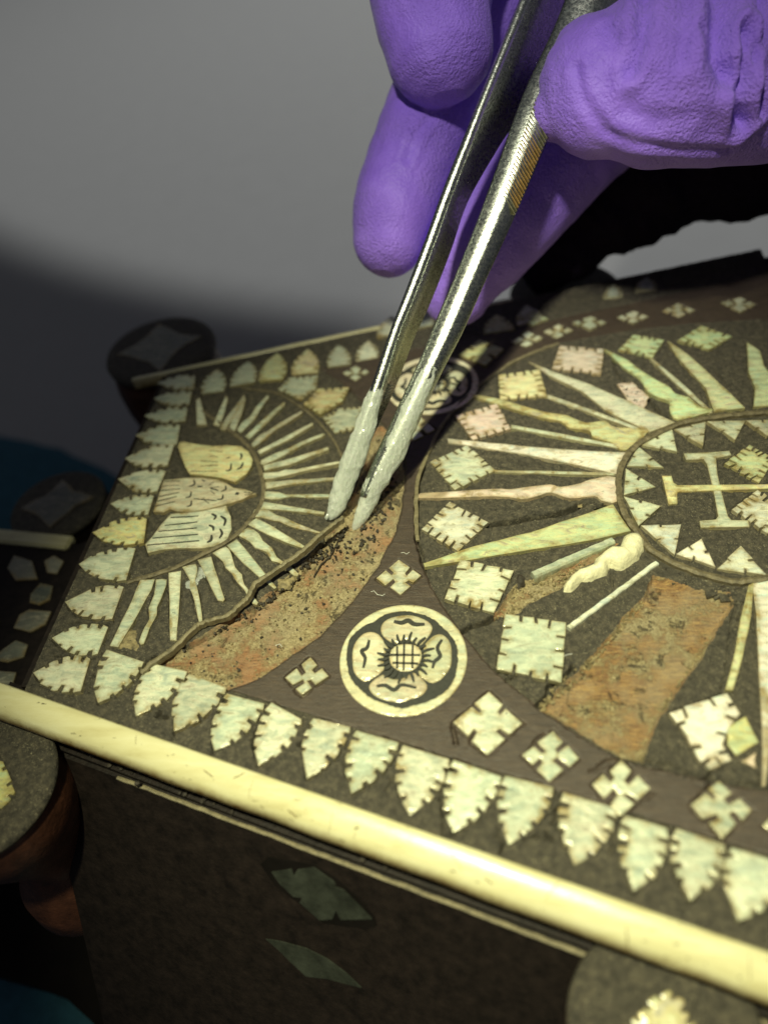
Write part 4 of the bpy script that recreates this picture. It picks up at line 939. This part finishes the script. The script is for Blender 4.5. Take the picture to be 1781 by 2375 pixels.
# ribs of the grip
for k in range(27):
    u = k / 26; a = np.array((1240, 232)) * (1 - u) + np.array((1160, 470)) * u; b = np.array((1278, 296)) * (1 - u) + np.array((1187, 515)) * u
    if k > 24: continue
    tdir = np.array((-.31, .95)) * 3.0
    r0, r1 = onT(*(a), -.03), onT(*(b + tdir * 0), .035); bm = bmesh.new()
    ax = (onT(*(a + tdir)) - onT(*a)) * .9; up = Vector(TN) * .05
    vs8 = [bm.verts.new(v) for v in (r0 - ax * .5, r1 - ax * .5, r1 + ax * .5, r0 + ax * .5, r0 - ax * .2 + up, r1 - ax * .2 + up, r1 + ax * .2 + up, r0 + ax * .2 + up)]
    for f in ((0, 1, 5, 4), (1, 2, 6, 5), (2, 3, 7, 6), (3, 0, 4, 7), (4, 5, 6, 7)): bm.faces.new([vs8[q_] for q_ in f])
    bmesh.ops.recalc_face_normals(bm, faces=bm.faces)
    put('grip_rib', bm, M['rust'] if 6 < k < 23 else M['brass'], tw)
for k in range(5):
    a, b = onT(884 + 4 - k * 2.6, 902 + k * 7, .16), onT(911 - k * 2.6, 892 + k * 7, .24)
    put('score_line', tube([a, b], .012, 6), M['dark_fill'], tw)

def wrap(path, label, seed, twist):
    P_ = smooth_path([(*p_,) for p_ in path], 12); c3 = [onT(x, y, .1) for x, y, r in P_]; bm = bmesh.new(); rows = []; seg = 56
    rnd = random.Random(seed); n = len(P_)
    for i, p in enumerate(c3):
        t = (c3[min(n - 1, i + 1)] - c3[max(0, i - 1)]).normalized(); u = Vector(TL); u = (u - t * u.dot(t)).normalized(); v = t.cross(u)
        r = P_[i][2] * (p - Vector(CP)).dot(Vector(-CR[:, 2])) / FPX; s = i * .028; row = []
        for k in range(seg):
            a = 2 * math.pi * k / seg; ph = a * 1.0 + s * twist
            q = Vector((math.cos(a) * 1.2, math.sin(a) * 1.2, s * 3.2 + seed))
            rg = mnoise.noise(Vector((math.cos(ph) * .9, math.sin(ph) * .9, s * 4 + seed))) * .16 + abs(mnoise.noise(q * 1.5)) * .12
            hx = ((ph * 1.0 + s * 11) / (2 * math.pi)) % 1.0; hy = ((-ph * 1.0 + s * 7 + mnoise.noise(q) * .8) / (2 * math.pi)) % 1.0
            rg += .11 * math.exp(-((hx - .5) / .06) ** 2) + .09 * math.exp(-((hy - .5) / .05) ** 2)
            rr = r * (.80 + rg * .62); w_ = 1.0
            row.append(bm.verts.new(p + (u * math.cos(a) + v * math.sin(a) * .8) * rr))
        rows.append(row)
    for a, b in zip(rows, rows[1:]):
        for k in range(seg): bm.faces.new((a[k], a[(k + 1) % seg], b[(k + 1) % seg], b[k]))
    bm.faces.new(rows[-1]); bmesh.ops.recalc_face_normals(bm, faces=bm.faces)
    return put('film_wrap', bm, M['film'], tw, label, smooth=True)
wrap([(1016, 812, 20), (1004, 838, 26), (992, 866, 28), (968, 918, 32), (942, 978, 33), (915, 1040, 33), (889, 1090, 32), (864, 1135, 29), (846, 1180, 23), (829, 1215, 14), (819, 1234, 4)], 'film wound round the right tip', 3.1, 5)
wrap([(880, 886, 13), (872, 908, 20), (860, 945, 26), (843, 1000, 30), (823, 1055, 32), (806, 1100, 31), (789, 1148, 28), (776, 1182, 21), (764, 1198, 12), (756, 1194, 8)], 'film wound round the left tip', 8.4, -4)

# the lifted strip under the left tip
lp = [(330, 1566), (354, 1542), (401, 1510), (447, 1466), (468, 1449), (500, 1440), (532, 1430), (560, 1404), (578, 1386), (591, 1360), (624, 1337), (665, 1308), (703, 1282), (745, 1243), (772, 1222), (797, 1204)]
zl = [-.02, 0, 0, .02, .03, .05, .06, .08, .10, .12, .14, .17, .20, .22, .23, .24]
l3 = smooth_path([(*onz(*q, z + .05)[:2], z) for q, z in zip(lp, zl)], 5)
s_ = put('lifted_stringing', ribbon([q[:2] for q in l3], .075, .13, [q[2] for q in l3], wob=.012), M['stringl'], base, 'thin wooden strip lifted out of its groove by the tweezers')
lp2 = [(798, 1215), (782, 1245), (765, 1280), (745, 1300), (725, 1330)]
l3 = smooth_path([(*onz(*q, .03)[:2], .0) for q in lp2], 4)
put('splinter', ribbon([q[:2] for q in l3], .02, .05, -.1, wob=.01), M['darkgrit'], base, 'dark splinter below the lifted strip')

# crumbs on the bare crescent and along broken edges
def crumbs(name, poly, n, r0, r1, mat, z=-.05):
    bm = bmesh.new(); A = np.array(poly); mn, mx = A.min(0), A.max(0); got = 0
    while got < n:
        q = RNG.random((400, 2)).astype(np.float32) * (mx - mn) + mn; q = q[inside(q, poly)]
        for x, y in q[:n - got]:
            r = random.uniform(r0, r1); m = bmesh.ops.create_icosphere(bm, subdivisions=1, radius=r, matrix=Matrix.Translation((x, y, z + random.uniform(-.02, .02))))
            for v in m['verts']: v.co += Vector([random.uniform(-.45, .45) * r for _ in range(3)])
        got += len(q[:n - got])
    return put(name, bm, M[mat], base, kind='stuff')
def band(pts, wd):
    P_ = [Vector(p) for p in pts]; L = []; R_ = []
    for i, p in enumerate(P_):
        t = (P_[min(len(P_) - 1, i + 1)] - P_[max(0, i - 1)]).normalized(); nr = Vector((-t.y, t.x)) * wd / 2; L.append(tuple(p + nr)); R_.append(tuple(p - nr))
    return L + R_[::-1]
crumbs('glue_crumbs', PATCH, 700, .006, .020, 'grit', -.085)
crumbs('dark_crumbs', PATCH, 110, .010, .030, 'darkgrit', -.08)
crumbs('dark_crumbs', band(PL('p', [(487, 1462), (575, 1414), (640, 1370), (700, 1325), (760, 1265), (800, 1230)]), .18), 130, .012, .038, 'darkgrit', -.04)
crumbs('dark_crumbs', band(PL('p', [(760, 1290), (800, 1270), (850, 1240), (880, 1180), (900, 1100)]), .35), 110, .012, .04, 'darkgrit', -.06)
crumbs('glue_crumbs', PATCH3, 260, .008, .025, 'grit', -.085)
crumbs('dark_crumbs', band(PL('n', [(700, 1560), (850, 1640), (1000, 1700), (1200, 1750), (1400, 1770)]), .22), 240, .015, .05, 'darkgrit', -.05)
crumbs('glue_crumbs', band(PL('e', [(370, 1080), (480, 960), (600, 860), (780, 640), (940, 460)]), .16), 240, .01, .035, 'grit', -.06)
crumbs('glue_crumbs', band(PL('e', [(1380, 640), (1200, 920), (1060, 1120), (1000, 1250), (950, 1390)]), .16), 240, .01, .035, 'grit', -.07)
q = [onz(*p_, -8.6) for p_ in [(-500, 2120), (-100, 2235), (60, 2280), (150, 2315), (215, 2375), (270, 2600), (2200, 3000), (2200, 1900), (300, 1560), (-500, 1500)]]
put('plinth', slabpoly([(p_[0], p_[1]) for p_ in q], -8.6, -9.95, .12, .06, .8), M['ebony'], base, 'dark plinth under the side wall')
crumbs('dark_crumbs', band(PL('p', [(1646, 1815), (1540, 1793), (1450, 1768)]), .08), 60, .01, .03, 'darkgrit', -.0)
for pts in ([(930, 1285), (937, 1284), (943, 1288), (950, 1283)], [(861, 1375), (868, 1373), (876, 1382), (888, 1384), (893, 1380)], [(1420, 1130), (1431, 1122), (1440, 1124)], [(1300, 1530), (1312, 1522), (1326, 1519)], [(640, 1500), (650, 1496), (655, 1503)]):
    put('dust_fibre', tube([Vector((*q[:2], .03)) for q in [onz(*p_) for p_ in pts]], .005, 5), M['fibre'], base)
# standing chips along the broken seam of the medallion
for k in range(15):
    u = k / 14; a = np.array((1520, 1305)) * (1 - u) + np.array((1745, 1378)) * u; a = a + np.array((0, 14 * math.sin(u * 3.1)))
    q = onz(*a); wdt = random.uniform(.07, .12)
    pts = [(q[0] - wdt, q[1] + .04), (q[0] + wdt * .9, q[1] + .03), (q[0] + wdt * random.uniform(.6, .9), q[1] - random.uniform(.08, .20)), (q[0] - wdt * random.uniform(.6, .9), q[1] - random.uniform(.08, .2))]
    piece('mastic_chip', jag(pts, .01, .06), M['mastic'], base, z1=-.02 + random.uniform(-.02, .02), inset=0, drop=0)

# ------------------------------------------------------------------ gloved hand
def T3d(lst): return [(atd(x, y, d_), r * d_ / FPX) for x, y, d_, r in lst]
def chain(bm, lst, k=5, sq=1.0):
    P_ = T3d(lst); A = [np.array([*p, r]) for p, r in P_]; S = smooth_path(A, k); seg = 28; rows = []; n = len(S)
    # rounded ends
    def cap(p, t, r, sgn):
        out = []
        for j in range(1, 5):
            a = j / 5 * math.pi / 2; out.append((p + t * sgn * r * math.sin(a), r * math.cos(a)))
        return out
    c = [Vector(s[:3]) for s in S]; rr = [s[3] for s in S]
    t0 = (c[1] - c[0]).normalized(); t1 = (c[-1] - c[-2]).normalized()
    full = cap(c[0], t0, rr[0], -1)[::-1] + list(zip(c, rr)) + cap(c[-1], t1, rr[-1], 1)
    fw = Vector(CR[:, 2])
    for i, (p, r) in enumerate(full):
        t = t0 if i <= 4 else t1 if i >= len(full) - 5 else (full[i + 1][0] - full[i - 1][0]).normalized()
        u = (fw - t * fw.dot(t)).normalized(); v = t.cross(u)
        rows.append([bm.verts.new(p + (u * math.cos(2 * math.pi * q / seg) * sq + v * math.sin(2 * math.pi * q / seg)) * r) for q in range(seg)])
    for a, b in zip(rows, rows[1:]):
        for q in range(seg): bm.faces.new((a[q], a[(q + 1) % seg], b[(q + 1) % seg], b[q]))
    bm.faces.new(rows[0][::-1]); bm.faces.new(rows[-1])
bm = bmesh.new()
# index finger, seen end on at the top
chain(bm, [(1018, 108, 13.9, 126), (1003, 20, 13.9, 140), (1010, -90, 14.0, 150), (1080, -240, 14.4, 160), (1250, -420, 15.4, 170), (1500, -600, 16, 190)], 5)
# middle finger pressed along the far arm
chain(bm, [(902, 558, 15.2, 82), (915, 490, 15.2, 98), (945, 400, 15.3, 104), (985, 300, 15.4, 108), (1040, 170, 15.6, 112), (1130, 0, 15.9, 120), (1300, -250, 16.4, 140), (1550, -450, 17, 170)], 5)
# ring finger under the near arm
chain(bm, [(1058, 672, 15.6, 84), (1090, 610, 15.5, 108), (1150, 530, 15.5, 120), (1230, 430, 15.6, 128), (1330, 320, 15.7, 135), (1450, 180, 16, 150), (1600, -50, 16.6, 180)], 5)
chain(bm, [(1560, -300, 16.5, 260), (1750, -80, 16.6, 280), (1950, 120, 16.6, 300), (2200, 300, 16.5, 330)], 5)
# thumb, flattened against the ribs
chain(bm, [(1408, 200, 12.6, 160), (1470, 190, 12.5, 186), (1560, 185, 12.5, 196), (1680, 175, 12.7, 200), (1850, 150, 13.2, 212), (2050, 110, 14.2, 250), (2250, 150, 15.6, 300)], 6, .8)
chain(bm, [(1290, 262, 12.9, 62), (1320, 220, 12.9, 85), (1370, 160, 12.9, 110)], 4)
me = bpy.data.meshes.new('gloved_hand'); bm.to_mesh(me); bm.free()
hand = bpy.data.objects.new('gloved_hand', me); C.objects.link(hand)
rm = hand.modifiers.new('r', 'REMESH'); rm.mode = 'VOXEL'; rm.voxel_size = .045
sm_ = hand.modifiers.new('s', 'SMOOTH'); sm_.factor = .5; sm_.iterations = 4
dg = bpy.context.evaluated_depsgraph_get(); dg.update()
me2 = bpy.data.meshes.new_from_object(hand.evaluated_get(dg)); hand.modifiers.clear(); bpy.data.objects.remove(hand)
me2.name = 'gloved_hand'
n = len(me2.vertices); co_ = np.empty(n * 3, np.float32); me2.vertices.foreach_get('co', co_); co_ = co_.reshape(-1, 3)
no_ = np.empty(n * 3, np.float32); me2.vertices.foreach_get('normal', no_); no_ = no_.reshape(-1, 3)
# folds: creases laid down along curves on the thumb and the fingers
def crease(path, width, depth, lift=.6):
    """path: list of place points on the skin; pushes a valley with raised lips"""
    global co_
    pts = np.array(path, np.float32); dmin = np.full(n, 9., np.float32)
    for a, b in zip(pts, pts[1:]):
        ab = b - a; t = np.clip(((co_ - a) @ ab) / (ab @ ab), 0, 1); d_ = np.linalg.norm(co_ - a - t[:, None] * ab, axis=1); dmin = np.minimum(dmin, d_)
    k = dmin / width
    prof = -np.exp(-(k * 1.3) ** 2) + lift * np.exp(-((k - 1.7) * 1.2) ** 2)
    prof[k > 4] = 0; co_ += no_ * (prof * depth)[:, None]
def skinpts(lst, dguess):
    """nearest skin vertex to each viewing ray"""
    out = []
    for x, y in lst:
        v = ray(x, y); v = v / np.linalg.norm(v); rel = co_ - CP; t = rel @ v; d_ = np.linalg.norm(rel - t[:, None] * v, axis=1)
        m = (d_ < .07) & (no_ @ v < .1)
        if not m.any(): continue
        c_ = np.where(m)[0]; out.append(co_[c_[np.argmin(t[c_])]])
    return out
for pts, wd, dp in [([(1668, -40), (1675, 60), (1672, 130), (1688, 170)], .22, .20), ([(1745, 60), (1732, 160), (1722, 240), (1722, 290)], .13, .20), ([(1640, 60), (1690, 190), (1700, 330)], .10, .06),
                    ([(1500, -20), (1492, 60), (1480, 120), (1460, 150)], .13, .09), ([(1455, 262), (1520, 285), (1590, 280)], .16, .035),
                    ([(1770, -20), (1765, 120), (1775, 260)], .10, .12), ([(1600, -30), (1590, 60), (1575, 130)], .16, .06), ([(1400, 60), (1440, 100), (1450, 160)], .14, .045),
                    ([(1330, 150), (1345, 240), (1400, 310), (1500, 345), (1700, 350)], .10, .035), ([(1000, 265), (960, 300), (950, 360)], .10, .03)]:
    sp_ = skinpts(pts, 12)
    if len(sp_) > 1: crease(sp_, wd, dp)
# slack wrinkles in the rubber
PN = np.stack([co_[:, 0] * 1.0 + co_[:, 2] * .7, co_[:, 1] + co_[:, 2] * .4], 1)
me2.vertices.foreach_set('co', (co_ + no_ * (fbm(PN, 1.1, 3, 201) * .10)[:, None]).astype(np.float32).ravel()); me2.update()
gl = put('gloved_hand', me2, M['glove'], None, smooth=True)
gl['label'] = 'hand in a purple nitrile glove pinching the steel tweezers'; gl['category'] = 'gloved hand'

# near-black form added behind the glove in place of its shaded heel
bm = bmesh.new()
chain(bm, [(1262, 640, 18.2, 50), (1325, 560, 17.9, 84), (1400, 480, 17.6, 122), (1500, 425, 17.4, 128), (1650, 372, 17.2, 142), (1850, 320, 17.0, 170), (2100, 240, 16.8, 240)], 8)
bm.normal_update(); A_ = np.array([tuple(v.co) for v in bm.verts], np.float32); F_ = fbm(np.stack([A_[:, 0] * 1.2 + A_[:, 2] * .3, A_[:, 1] * .5 + A_[:, 2]], 1), 1.3, 4, 333)
for v, f_ in zip(bm.verts, F_): v.co += v.normal * float(f_) * .55
bmesh.ops.subdivide_edges(bm, edges=bm.edges[:], cuts=1, use_grid_fill=True, smooth=.5)
sl = put('shaded_heel', bm, M['shaded_heel'], None, smooth=True)
sl['label'] = 'added near-black form standing in for the shaded heel of the purple glove'; sl['category'] = 'shaded_heel'

# ------------------------------------------------------------------ table and cloth
ZT = -10.0
def sheet(name, pts, z, mat, th=0, kind=None):
    bm = prism(pts, z - max(th, .3), z); o = put(name, bm, M[mat], None); 
    if kind: o['kind'] = kind
    return o
sheet('table_top', [(-260, -80), (240, -80), (240, 330), (-260, 330)], ZT, 'table', 1.0, 'structure')
bm = bmesh.new(); q = [onz(*p_, ZT + .06) for p_ in [(-700, 1180), (-200, 985), (0, 1012), (140, 1040), (270, 1105), (420, 1190), (600, 1500), (500, 1900), (300, 2320), (190, 2900), (-700, 3600)]]
poly = ccw([(p_[0], p_[1]) for p_ in q]); poly = [tuple(p_) for p_ in poly]
bm = slabpoly(jag(poly, .06, .8), ZT + .14, ZT + .004, .25, .08)
cl = put('blue_cloth', bm, M['cloth'], None); cl['label'] = 'dull teal cloth lying on the grey table under the base'; cl['category'] = 'cloth'
